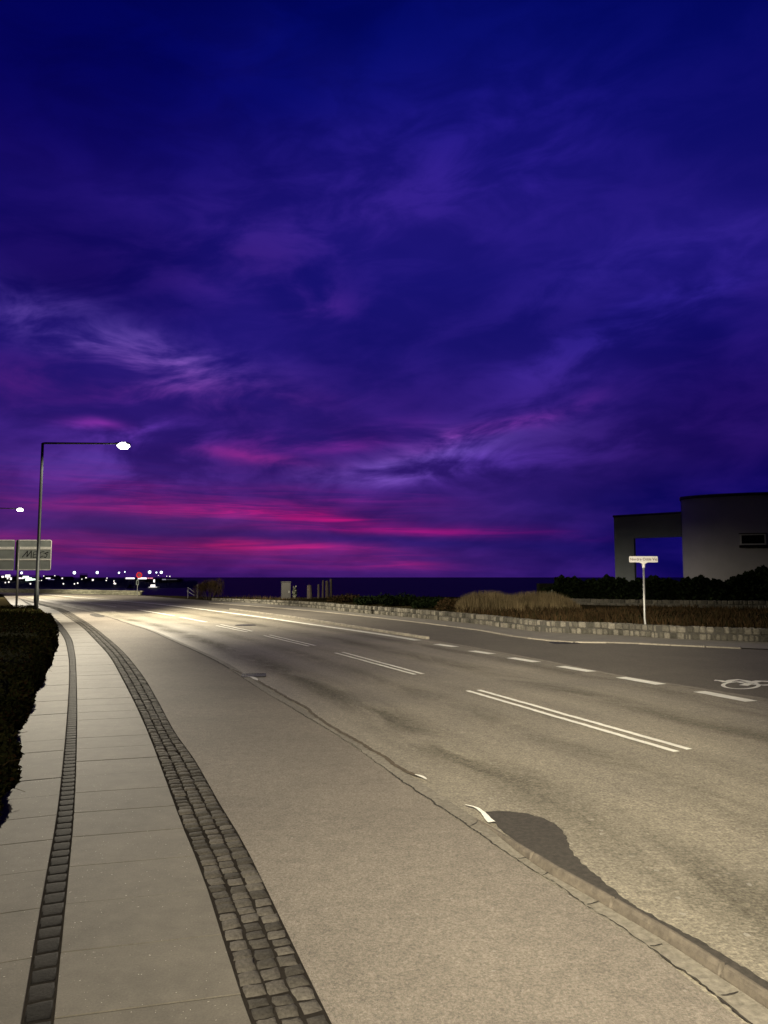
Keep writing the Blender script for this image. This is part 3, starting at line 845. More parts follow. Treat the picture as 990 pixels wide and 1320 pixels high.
shrub('flowering_shrub', 'small shrub with pale leaves at the left end of the dark hedge', 'shrub', (b.x, 40.5, .4), (1.1, .9, .95), 700, .06, M_varieg, seed=41)

# ------------------------------------------------------------------ cabinet and posts in the middle distance
def cabinet():
    a = AT(363, 774, 58); b = AT(374, 774, 58); top = AT(363, 751, 58).z
    t = thing('concrete_cabinet', 'pale upright concrete cabinet behind the low wall beside wooden posts', 'cabinet', ((a.x+b.x)/2, 58, .05), .25)
    w = (b.x-a.x); mb = MB(); mb.box((0, 0, top/2), (w, .7, top-.1), bevel=.02); mb.build('body', M_conc, t)
    mb = MB(); mb.box((0, 0, top+.0), (w+.08, .78, .07), bevel=.02); mb.build('cap', M_conc, t)
    mb = MB(); mb.box((0, -.36, top*.5), (w*.8, .03, top*.8)); d = mb.build('door', plain('cabinet_door', (.024, .022, .02), .7), t)
    mb = MB(); mb.box((w*.28, -.39, top*.5), (.03, .03, .16)); mb.build('handle', M_steel, d)
cabinet()
b = AT(380, 760, 57)
shrub('pale_climber', 'slim plant with pale edged leaves between the concrete cabinet and wooden posts', 'plant', (b.x, 57, .05), (.6, .5, 1.6), 500, .07, M_varieg, seed=51)
for i, (x, yt, w, lab) in enumerate([(399, 754, .42, 'broad short wooden post, leftmost of the standing row'), (410.5, 753, .18, 'slim pale wooden post beside the broad short one'),
                           (416, 748, .16, 'slim wooden post in the middle of the standing row'), (421.5, 748.5, .3, 'tall wooden post right of the row middle'), (426.5, 746, .24, 'tallest wooden post at the right end of the row')]):
    Y = 56+i*.3; p = AT(x, 760, Y); top = AT(x, yt, Y).z
    t = thing('timber_post', lab, 'post', (p.x, Y, -.05), .3*i, 'standing timber posts behind the wall')
    mb = MB(); mb.tube([(0, 0, 0), (.01, 0, top*.5), (.02*(i % 3-1), 0, top)], [w/2, w/2*.95, w/2*.8], 9); mb.build('shaft', M_wood, t)
    mb = MB(); mb.tube([(.02*(i % 3-1), 0, top), (.02*(i % 3-1), 0, top+.05)], [w/2*.84, w/2*.4], 9); mb.build('cap', M_wood, t)

# handrail by the steps to the beach
def rail():
    p = G(254.5, 771); t = thing('stair_handrail', 'white post with two sloping rails at the gap between the walls', 'handrail', (p.x, p.y, 0))
    Y = p.y; top = AT(254.5, 753.5, Y).z
    mb = MB(); mb.box((0, 0, top/2), (.13, .13, top), bevel=.015); mb.build('post', M_conc2, t)
    for (ya, yb) in ((756.8, 764), (762, 768)):
        a = AT(241.5, ya, Y+1.5)-p; b = AT(251.5, yb, Y+.3)-p; mb = MB(); mb.tube([a, b], .03, 6); mb.build('rail', M_post, t)
    a = AT(242.5, 759, Y+1.4)-p; mb = MB(); mb.tube([(a.x, a.y, -2.2), a], .035, 6); mb.build('lower_post', M_steel, t)
rail()

# ------------------------------------------------------------------ building
def house():
    t = thing('modern_house', 'pale rendered house with rounded corner wall and open portal frame behind hedge', 'house', (24, 50, .3))
    o = Vector((24, 50, .3)); zt = 7.2-.3
    plan = [(24.6, 60), (22.5, 55), (21.1, 52.4), (20.5, 51.2), (20.35, 50.7), (20.75, 49.9), (21.5, 49.15), (22.6, 48.5), (24.2, 47.9), (26.5, 47.4), (30, 47.1), (36, 47.6)]
    pth = catmull([Vector(p) for p in plan], .35); pts = [(p.x-24, p.y-50) for p in pth]+[(12, 10)]
    mb = MB(); mb.prism(pts, -1.2, zt)
    mb.build('wall', M_render, t, smooth=False)
    for p_ in t.children[0].data.polygons: p_.use_smooth = abs(p_.normal.z) < .5 and len(p_.vertices) == 4
    cx = sum(p[0] for p in pts)/len(pts); cy = sum(p[1] for p in pts)/len(pts)
    cap = MB(); cap.prism([(cx+(p[0]-cx)*1.014, cy+(p[1]-cy)*1.02) for p in pts], zt+.003, zt+.20); cap.build('roof_edge', M_cap, t)
    # window in the curved wall
    pw = AT(968.3, 695.5, 47.3); d = Vector((pw.x, pw.y))
    i = min(range(len(pth)), key=lambda k: (pth[k].xy.normalized()-d.normalized()).length)
    w0 = pth[i]; tg = (pth[i+1]-pth[i-1]).normalized(); ang = math.atan2(tg.y, tg.x); M = Matrix.Rotation(ang, 3, 'Z')
    wc = Vector((w0.x, w0.y, CAMH+(744-695.5)/960*w0.y))-o; W, Hh = 1.42, .62
    nrm = M @ Vector((0, -1, 0))
    def wb(x, z, sx, sz, dep, off): mb.box(tuple(wc+M @ Vector((x, 0, z))+nrm*off), (sx, dep, sz), M=M)
    mb = MB(); wb(-W/2, 0, .09, Hh, .12, .06); wb(W/2, 0, .09, Hh, .12, .06); wb(0, Hh/2, W+.09, .08, .12, .062); wb(0, -Hh/2, W+.09, .08, .12, .062)
    f = mb.build('window', plain('window_frame', (.55, .55, .53), .6), t)
    mb = MB(); wb(0, 0, W-.05, Hh-.05, .05, .075); mb.build('pane', plain('dark_glass', (.004, .004, .006), .6, spec=.08), f)
    mb = MB(); wb(0, -Hh/2-.14, W+.22, .16, .26, .13); mb.build('sill', M_black, f)
    mb = MB(); wb(0, Hh/2+.07, W+.22, .05, .2, .10); mb.build('lintel', M_black, f)
    # portal frame: pier and beam, left end farther away than the right
    L = Vector((AT(792, 700, 54).x, 54)); Rr = Vector((20.35, 50.9)); tg = (Rr-L).normalized(); ln = (Rr-L).length; ang = math.atan2(tg.y, tg.x); M = Matrix.Rotation(ang, 3, 'Z')
    back = M @ Vector((0, 1, 0)); th = .34; zt2 = 1.93+77/960*54-.3; zo = 1.93+50.5/960*52.5-.3
    # pier width so that its front ends at photo x 817
    best = min((abs(((L+tg*w).x/((L+tg*w).y))-(817-495)/960), w) for w in np.arange(.5, 3, .01))[1]
    def pb(a, b, z0, z1): 
        c = L+tg*(a+b)/2; mb.box((c.x+back.x*th/2-24, c.y+back.y*th/2-50, (z0+z1)/2), (b-a, th, z1-z0), M=M)
    mb = MB(); pb(0, best, -1.2, zt2); pb(best-.003, ln, zo, zt2-.003); mb.build('portal_frame', M_render2, t)
    mb = MB(); c = L+tg*ln/2; mb.box((c.x+back.x*th/2-24, c.y+back.y*th/2-50, zt2+.075), (ln+.1, th+.12, .14), M=M); mb.build('portal_cap', M_cap, t)
house()

# ------------------------------------------------------------------ street name sign
def text_obj(name, body, size, m, parent, loc, rot, extrude=.002, align='CENTER'):
    cu = bpy.data.curves.new(name, 'FONT'); cu.body = body; cu.size = size; cu.extrude = extrude; cu.align_x = align; cu.align_y = 'CENTER'
    tmp = bpy.data.objects.new(name, cu); C.objects.link(tmp); bpy.context.view_layer.update()
    me = bpy.data.meshes.new_from_object(tmp); C.objects.unlink(tmp); bpy.data.objects.remove(tmp)
    me.materials.clear(); me.materials.append(m)
    o = bpy.data.objects.new(name, me); C.objects.link(o); o.parent = parent; o.location = loc; o.rotation_euler = rot
    return o
def name_sign():
    p = G(833.5, 821.5); Y = p.y; t = thing('street_name_sign', 'white street name sign reading Nordre Odde Vej on a bent grey pole', 'street sign', (p.x, p.y, 0))
    top = AT(829.5, 727, Y)-p; kink = AT(831, 797, Y)-p
    mb = MB(); mb.tube([(0, 0, -.05), kink*.5+Vector((.0, 0, 0)), kink, kink+(top-kink)*.05, top], [.034, .034, .034, .033, .030], 12); mb.build('pole', M_steel, t, smooth=True)
    a = AT(811, 717, Y)-p; b = AT(847.8, 725, Y)-p; w = b.x-a.x; h = a.z-b.z; c = (a+b)/2
    pts = []; r = .03
    for sx, sz, q0 in ((1, 1, 0), (-1, 1, 90), (-1, -1, 180), (1, -1, 270)):
        for k in range(5): q_ = R(q0+k*22.5); pts.append((sx*(w/2-r)+r*math.cos(q_), sz*(h/2-r)+r*math.sin(q_)))
        if (sx, sz) == (-1, -1): pts += [(-.14, -h/2), (-.045, -h/2-.045), (.045, -h/2-.045), (.14, -h/2)]
    mb = MB(); n = len(pts)
    for y in (-.015, .015):
        for x, z in pts: mb.v.append((c.x+x, c.y+y-.0, c.z+z))
    mb.f = [tuple(range(n)), tuple(range(n, 2*n))]+[(i, (i+1) % n, n+(i+1) % n, n+i) for i in range(n)]; mb.m = [0]*len(mb.f)
    pl = mb.build('plate', M_white, t)
    text_obj('lettering', 'Nordre Odde Vej', .122, plain('sign_lettering', (.09, .015, .015), .6), pl, (c.x, c.y-.019, c.z), (R(90), 0, 0))
    mb = MB(); mb.tube([(top.x, top.y, top.z-.12), (top.x, top.y, top.z+.04)], .045, 12); mb.build('bracket', M_white, t)
name_sign()

# ------------------------------------------------------------------ large direction sign seen from behind
def big_sign():
    Y = G(20, 787).y; p = Vector((AT(20.5, 780, Y).x, Y, 0))
    t = thing('road_sign_board', 'large grey road sign seen from behind with pale rails and a black scrawled tag', 'road sign', p)
    xr = AT(65, 716, Y).x-p.x; xl = -3.6; zt = AT(0, 696, Y).z; zb = AT(0, 735, Y).z; gap = AT(18.4, 700, Y).x-p.x
    def rr(x0, x1, z0, z1, y, r, mbx, th=.03):
        pts = []
        for sx, sz, q0 in ((1, 1, 0), (-1, 1, 90), (-1, -1, 180), (1, -1, 270)):
            rad = r if sx > 0 else .02
            cx = (x1-rad) if sx > 0 else (x0+rad); cz = (z1-rad) if sz > 0 else (z0+rad)
            for k in range(6): q_ = R(q0+k*18); pts.append((cx+rad*math.cos(q_), cz+rad*math.sin(q_)))
        n = len(pts); n0 = len(mbx.v)
        for yy in (y-th/2, y+th/2): mbx.v += [(a, yy, b) for a, b in pts]
        mbx.f += [tuple(n0+i for i in range(n)), tuple(n0+n+i for i in range(n))]+[(n0+i, n0+(i+1) % n, n0+n+(i+1) % n, n0+n+i) for i in range(n)]; mbx.m += [0]*(n+2)
    mb = MB(); rr(gap+.05, xr, zb, zt, .12, .10, mb); pr = mb.build('panel', M_panel, t)
    mb = MB(); rr(xl, gap-.02, zb, zt, .12, .02, mb); mb.build('panel', M_panel, t)
    # rim
    for (x0, x1, rnd) in ((gap+.22, xr, True), (xl, gap-.06, False)):
        mb = MB(); path = [(x0, zt-.02)]
        if rnd:
            path = [(x0, zt-.02), (x1-.1, zt-.02)]+[(x1-.1+.085*math.sin(k*.3), zt-.105+.085*math.cos(k*.3)) for k in range(1, 6)]+[(x1-.015, zt-.12), (x1-.015, zb+.12)]+[(x1-.1+.085*math.cos(k*.3), zb+.105-.085*math.sin(k*.3)) for k in range(1, 6)]+[(x1-.1, zb+.02), (x0, zb+.02)]
            mb.tube([(a, .085, b) for a, b in path], .034, 6)
        else:
            mb.tube([(x0, .085, zt-.02), (x1, .085, zt-.02)], .034, 6); mb.tube([(x0, .085, zb+.02), (x1, .085, zb+.02)], .034, 6)
        mb.build('rim', M_rib, t)
        for yy, hh in ((706.6, .12), (721.3, .07)):
            mb = MB(); z = AT(0, yy, Y).z; mb.box(((x0+x1)/2, .07, z), (x1-x0, .05, hh*1.35), bevel=.008); mb.build('rail', M_rib, t)
    mb = MB(); mb.box((-.07, .085, (zt+zb)/2), (.09, .05, zt-zb)); mb.build('channel', M_black, t)
    mb = MB(); mb.tube([(.03, .0, -.1), (.03, 0, zt-.02)], .062, 12); mb.build('pole', M_steel, t, smooth=True)
    mb = MB(); mb.tube([(-3.0, .0, -.1), (-3.0, 0, zt-.02)], .062, 12); mb.build('pole', M_steel, t, smooth=True)
    # scrawled tag
    sc_ = MB()
    def st(pts, w=.035):
        P = [AT(x, y, Y)-p for x, y in pts]
        for i in range(len(P)-1):
            a, b_ = P[i], P[i+1]; d = (b_-a); L = d.length; d.normalize(); nn = Vector((-d.z, 0, d.x))
            n0 = len(sc_.v)
            for yy in (.099, .103):
                for c_ in (a-d*.008-nn*w/2, b_+d*.008-nn*w/2, b_+d*.008+nn*w/2, a-d*.008+nn*w/2): sc_.v.append((c_.x, yy+i*.0004, c_.z))
            sc_.f += [(n0, n0+1, n0+2, n0+3), (n0+4, n0+5, n0+6, n0+7)]; sc_.m += [0, 0]
    st([(27.5, 718.3), (34.5, 710.2), (33.5, 717.8), (39.5, 710), (39, 718.8)], .05)
    st([(46.5, 711), (42.5, 711.5), (41.5, 718.6), (45.8, 718)]); st([(42, 714.8), (45.5, 714.5)])
    st([(56, 710.8), (51.5, 711.8), (49.5, 716), (51, 718.5), (54.5, 716.5)], .04)
    st([(61, 711.5), (56.8, 713.2), (60, 715), (57.5, 719), (55.5, 717.5)], .04); st([(55, 713), (61.5, 712.5)], .03)
    sc_.build('graffiti', M_black, pr, recalc=False)
big_sign()

# ------------------------------------------------------------------ street lamps
LAMP_H = 8.60
M_lens = emis('lamp_lens', (1.0, .97, .88), 14)
def lamp_light(name, power, colr):
    L = bpy.data.lights.new(name, 'POINT'); L.energy = power; L.color = colr; L.shadow_soft_size = .09
    L.use_nodes = True; t = NT(L.node_tree); em = [n for n in t.n if n.type == 'EMISSION'][0]
    # road luminaire distribution: batwing along the road, sharp cut-off above and behind
    d = t.sep(t.vm('NORMALIZE', tc(t, 'Normal')))
    down = t.m('MULTIPLY', d[2], -1.0)
    cut = t.ss(down, .06, .26)
    boost = t.m('MINIMUM', t.m('POWER', t.m('MAXIMUM', down, .05), -1.65), 8.0)
    side = t.m('MULTIPLY', t.m('MAXIMUM', t.ss(d[1], -.14, .20, .07, 1.0), t.ss(down, .72, .95, 0, .85)), t.m('SUBTRACT', 1.0, t.m('MULTIPLY', t.m('MULTIPLY', t.ss(d[1], .22, .44, 0, .96), t.ss(d[1], .6, .8, 1, .84)), t.ss(down, .35, .75, 1, 0))))
    f = t.m('MULTIPLY', t.m('MULTIPLY', cut, boost), side)
    t.l.new(f, em.inputs['Strength'])
    return L
LCOL = (1.0, .895, .69)
light_main = lamp_light('lamp_light', 14500, LCOL)
def make_lamp(loc, rz):
    "local -x..: pole at origin side; arm runs along +y (towards the road)"
    t = thing('street_lamp', 'tall dark street lamp with long straight arm rising behind the hedge', 'street lamp', loc, rz)
    H = LAMP_H; AL = 3.7
    mb = MB(); mb.tube([(0, 0, -.2), (0, 0, 1.4), (0, 0, 1.42), (0, 0, H)], [.105, .10, .085, .065], 16); mb.build('pole', M_post, t, smooth=True)
    mb = MB(); mb.tube([(0, 0, H-.02), (0, .12, H), (0, AL, H-.02)], [.06, .055, .042], 12); mb.build('arm', M_post, t, smooth=True)
    mb = MB(); mb.box((0, AL+.30, H-.03), (.30, .72, .10), bevel=.03); hd = mb.build('lamp_head', M_post, t)
    mb = MB(); mb.box((0, AL+.34, H-.13), (.46, .58, .32), bevel=.14); mb.build('lens', M_lens, hd)
    mb = MB(); mb.box((0, -.001, .9), (.13, .215, .34), bevel=.01); mb.build('access_door', M_post, t)
    lo = bpy.data.objects.new('lamp_light', light_main); C.objects.link(lo); lo.parent = t; lo.location = (0, AL+.3, H-.32)
    return t
p1 = G(46, 795); h1 = AT(157, 573, 36.5)
def aim(pole, head): return math.atan2(-(head.x-pole.x), head.y-pole.y)
Y1 = p1.y
lamp1 = make_lamp((p1.x, p1.y, 0), R(-90))
lamps = [((-39.4, 71.5), -80, 'distant street lamp at the left edge, its arm ending in a small bright head'),
         ((-5.4, -6.6), -90, 'near street lamp beside the pavement behind the viewer'),
         ((-3.6, -50), -90, 'street lamp farther back behind the viewer'),
         ((-78, 98), -65, 'farthest street lamp round the bend beyond the left edge')]
for (xy, rz, lab) in lamps:
    c = copy_tree(lamp1); c.location = (xy[0], xy[1], 0); c.rotation_euler = (0, 0, R(rz)); c['label'] = lab; c['group'] = 'street lamps along the road'
lamp1['group'] = 'street lamps along the road'

# ------------------------------------------------------------------ red road sign at the wall end
def red_sign():
    Y = 77.0; p = Vector((AT(177, 768, Y).x, Y, 0)); c = AT(179.6, 741.3, Y)-p
    t = thing('round_road_sign', 'round red ringed road sign on a pole at the end of the parapet wall', 'road sign', p)
    mb = MB(); mb.tube([(0, 0, -.1), (0, 0, c.z+.3)], .035, 8); mb.build('pole', M_steel, t)
    mb = MB(); n = 32
    for k in range(n):
        q_ = 2*math.pi*k/n
        for rr, y in ((.19, -.05), (.31, -.05), (.31, -.02), (.19, -.02)): mb.v.append((c.x+rr*math.cos(q_), y, c.z+rr*math.sin(q_)))
    for k in range(n):
        for j in range(4): a = k*4; b = ((k+1) % n)*4; mb.f.append((a+j, a+(j+1) % 4, b+(j+1) % 4, b+j)); mb.m.append(0)
    mb.build('ring', M_red, t)
    mb = MB(); mb.tube([(c.x, -.04, c.z), (c.x, -.02, c.z)], .192, 28); mb.build('face', plain('sign_face', (.20, .05, .10), .5), t)
    mb = MB(); z = AT(176, 751, Y).z; mb.box((-.0, -.05, z), (.26, .02, .5)); mb.build('plate', plain('lower_plate', (.25, .3, .28), .5), t)
    mb = MB(); mb.box((.0, -.063, z), (.15, .004, .36)); mb.build('plate_symbol', M_black, t)
red_sign()

# ------------------------------------------------------------------ harbour across the water
M_flood = emis('floodlight', (.78, .88, 1.0), 3.2)
M_lampw = emis('harbour_lamp', (1.0, .93, .85), 1.8)
M_lampg = emis('lit_hall', (.80, 1.0, .82), 2.2)
M_lampp = emis('violet_lit_window', (.55, .45, 1.0), 1.6)
M_strip = emis('lit_strip', (1.0, .86, .92), 1.6)
DH = 900.0
def headland():
    mb = MB(); xs = list(range(-90, 256, 3)); rng = random.Random(3)
    for x in xs:
        yt = 748.0+rng.uniform(-.6, .6)+1.2*math.sin(x*.07)+ (0 if x < 150 else (x-150)*.035)
        top = AT(x, yt, DH).z; sea_z = -10.5
        for Y, z in ((DH-70, sea_z), (DH-50, -8.5), (DH-20, (top-8)/2), (DH, top), (DH+140, top+1.2), (DH+260, sea_z)):
            p = AT(x, 744, DH); mb.v.append((p.x*Y/DH, Y, z))
    for i in range(len(xs)-1):
        for j in range(5): a = i*6+j; mb.f.append((a, a+1, a+7, a+6)); mb.m.append(0)
    struct(mb.build('headland', M_land))
headland()
def hbuild(x0, x1, yt, label, wins=(), roof='flat', Y=DH+10, name='harbour_building'):
    a = AT(x0, yt, Y); b = AT(x1, yt, Y); w = b.x-a.x; cx = (a.x+b.x)/2; base = -9.0; h = a.z-base; D = max(8, min(25, w*.5))
    t = thing(name, label, 'harbour building', (cx, Y, base), 0, 'dark harbour buildings across the water')
    mb = MB(); mb.box((0, D/2, h/2-.8), (w, D, h-1.6)); mb.build('wall', M_night, t)
    mb = MB()
    if roof == 'gable':
        mb.add([(-w/2-.3, -.3, h-1.6), (w/2+.3, -.3, h-1.6), (w/2+.3, D+.3, h-1.6), (-w/2-.3, D+.3, h-1.6), (-w/2-.3, D/2, h+1.2), (w/2+.3, D/2, h+1.2)], [(0, 1, 5, 4), (3, 2, 5, 4), (0, 4, 3), (1, 5, 2), (0, 1, 2, 3)])
    else: mb.box((0, D/2, h-.4), (w+.4, D+.4, .78))
    mb.build('roof', M_night, t)
    for (wx0, wx1, wy0, wy1, m) in wins:
        p0 = AT(wx0, wy0, Y-.2); p1_ = AT(wx1, wy1, Y-.2); mb = MB()
        mb.box(((p0.x+p1_.x)/2-cx, -.15, (p0.z+p1_.z)/2-base), (abs(p1_.x-p0.x), .25, abs(p0.z-p1_.z))); mb.build('lit_window', m, t)
    return t
hbuild(-30, 19, 741, 'harbour hall at the far left with bright windows', [(2, 5, 742.5, 744.5, M_lampw), (7, 13, 740.8, 744.3, M_lampw), (9, 10.6, 745, 746.5, M_lampw), (13, 15, 744.5, 747.5, M_lampw)])
hbuild(21, 47, 742, 'brightly lit greenish white harbour hall left of the lamp pole', [(22, 30, 744.4, 746.2, M_strip), (29.5, 37, 742.6, 745.4, M_lampg), (33, 45.5, 746, 749.8, M_lampg), (36, 41, 744.6, 746.4, M_lampg)])
hbuild(55, 74, 743, 'harbour building with violet white windows right of the lamp pole', [(59, 65, 744.6, 746, M_strip), (57, 61, 748, 749.6, M_lampw), (62, 70, 747, 748.4, M_lampp), (67, 70, 749, 752, M_lampw)], 'gable')
hbuild(76, 92, 744.5, 'small gabled dark harbour shed under the left floodlight', [(79.5, 81, 744.8, 746.3, M_lampw)], 'gable')
hbuild(103, 109.5, 739.5, 'narrow dark harbour tower between the two big floodlights', [(105, 106, 746, 747, M_lampw)])
hbuild(112, 134, 746, 'low dark harbour shed with dim brownish windows', [(103.5, 116, 750, 750.8, emis('dim_window', (.6, .45, .35), .25)), (118.6, 120.6, 746.6, 748.6, M_lampw)], 'gable')
hbuild(160, 206, 744.2, 'long ferry terminal with a white lit strip behind the red sign', [(162, 173.5, 744.5, 746.4, M_strip), (177.8, 189, 744.4, 746.6, M_strip), (190, 197, 744.6, 746, emis('pink_strip', (1, .3, .45), .9))])
hbuild(208, 233, 744.8, 'low dim quay building at the right end of the harbour', [(209, 214, 746.4, 747.6, emis('dim_strip', (.8, .75, .95), .35)), (215, 228, 746.8, 747.4, emis('dim_strip2', (.8, .7, .9), .12))])
# masts: two floodlight sizes and small lamps, each one a thing
def mast(x, y, s, m, label, name='floodlight_mast', grp='floodlight masts at the harbour', cat='floodlight', base=-9, Y=None):
    Y = Y or DH-5; p = AT(x, y, Y); t = thing(name, label, cat, (p.x, Y, base), 0, grp)
    h = p.z-base; mb = MB(); mb.tube([(0, .4, 0), (0, .4, h)], [.25, .14], 6); mb.build('pole', M_black, t)
    mb = MB(); n = 10; r = s
    vs = []; 
    for k in range(n): vs.append((r*math.cos(2*math.pi*k/n), -.3, h+r*math.sin(2*math.pi*k/n)))
    for k in range(n): vs.append((r*.7*math.cos(2*math.pi*k/n), .5, h+r*.7*math.sin(2*math.pi*k/n)))
    mb.add(vs, [tuple(range(n)), tuple(range(n, 2*n))]+[(k, (k+1) % n, n+(k+1) % n, n+k) for k in range(n)])
    mb.build('lamp', m, t); return t
big = [(28,738.5,2.3,'leftmost big floodlight, under the back of the road sign'),(96,738.3,2.9,'big blue white floodlight on a mast left of the dark tower'),(125.5,738,2.7,'big blue white floodlight right of the dark tower'),
       (153.5,738.3,1.8,'medium floodlight, left one of the pair left of the red sign'),(161,737.2,1.2,'small floodlight, right one of the pair left of the red sign'),(193,737.5,3.0,'big floodlight just right of the red sign'),
       (201.7,738,1.5,'small floodlight between the two big ones right of the red sign'),(208,737.8,2.7,'rightmost big floodlight of the harbour')]
for x, y, s_, lab in big: mast(x, y, s_*.62, M_flood, lab)
small = [(7,751,1.1),(11.5,750.3,1.3),(14,746.7,1.0),(39.3,752.5,1.2),(50,748.5,.8),(53.5,748.3,.7),(56.5,742.5,.7),(70.7,742.2,.8),(72,753,.0),(81.8,752.5,1.2),(96,752.6,1.1),(100.3,751.7,1.2),(111,744.8,1.1),(119.5,748,.9),
         (137,748.3,1.0),(138,745.2,.9),(147,749,1.0),(147.6,752,1.6),(149,752.4,1.2),(215,742.8,.7),(219,742.9,.9),(204.3,741.8,.6)]
names = ['at the very left edge, lower of two','second from the left edge, under the hall windows','just left of the road sign pole','low between the sign pole and lamp pole','immediately right of the lamp pole','second right of the lamp pole','high and faint right of the lamp pole',
         'high and faint above the violet windows','','low, under the gabled dark shed','low, left one of a touching pair under the big floodlight','low, right one of a touching pair under the big floodlight','high, just right of the narrow tower','in front of the low dark shed',
         'lower one of two stacked above each other','upper one of two stacked above each other','upper of three close lamps left of the red sign','brightest of three close lamps left of the red sign','lowest of three close lamps left of the red sign',
         'faint reddish, left one near the terminal end','faint reddish, right one near the terminal end','tiny between the right floodlights']
for (x, y, s_), nm in zip(small, names):
    if s_ <= 0: continue
    mast(x, y, s_*.66, M_lampw, 'small harbour lamp, '+nm, 'harbour_lamp', 'small lamps around the harbour', 'harbour lamp', -9.5, DH-45)
def boat(x0, x1, yb, label, lit):
    Y = DH-110; a = AT(x0, yb, Y); b_ = AT(x1, yb, Y); L = b_.x-a.x; cx = (a.x+b_.x)/2
    t = thing('harbour_boat', label, 'boat', (cx, Y, -10), 0, 'boats moored off the harbour')
    mb = MB(); n = 10; vs = []
    for i in range(n+1):
        u = i/n; x = -L/2+L*u; w = 2.0*math.sin(max(.04, min(1, (1-u)*2.2))*math.pi/2); z = 1.6+.8*u*u
        vs += [(x, -w, z), (x, 0, 0), (x, w, z)]
    mb.add(vs, [(i*3+j, i*3+j+1, i*3+j+4, i*3+j+3) for i in range(n) for j in range(2)]+[(i*3, i*3+3, i*3+5, i*3+2) for i in range(n)]+[(0, 1, 2)])
    mb.build('hull', plain('boat_hull', (.5, .5, .55), .5), t)
    mb = MB(); mb.box((-L*.1, 0, 3.0), (L*.35, 2.6, 2.2), bevel=.2); mb.build('cabin', M_lampw if lit else M_night, t)
    mb = MB(); mb.tube([(0, 0, 3), (0, 0, 9)], [.12, .06], 5); mb.build('mast', M_steel, t)
    if lit:
        mb = MB(); mb.box((-L*.05, -2.05, 1.5), (L*.7, .12, .4)); mb.build('deck_light', M_lampw, t)
        mb = MB(); mb.box((0, 0, 8), (1.6, .6, 3.0), bevel=.2); mb.build('mast_light', M_lampw, t)
boat(191, 206, 757.5, 'white lit boat moored right of the red sign', True)
boat(164, 174, 757.5, 'small dim boat left of the red sign pole', False)

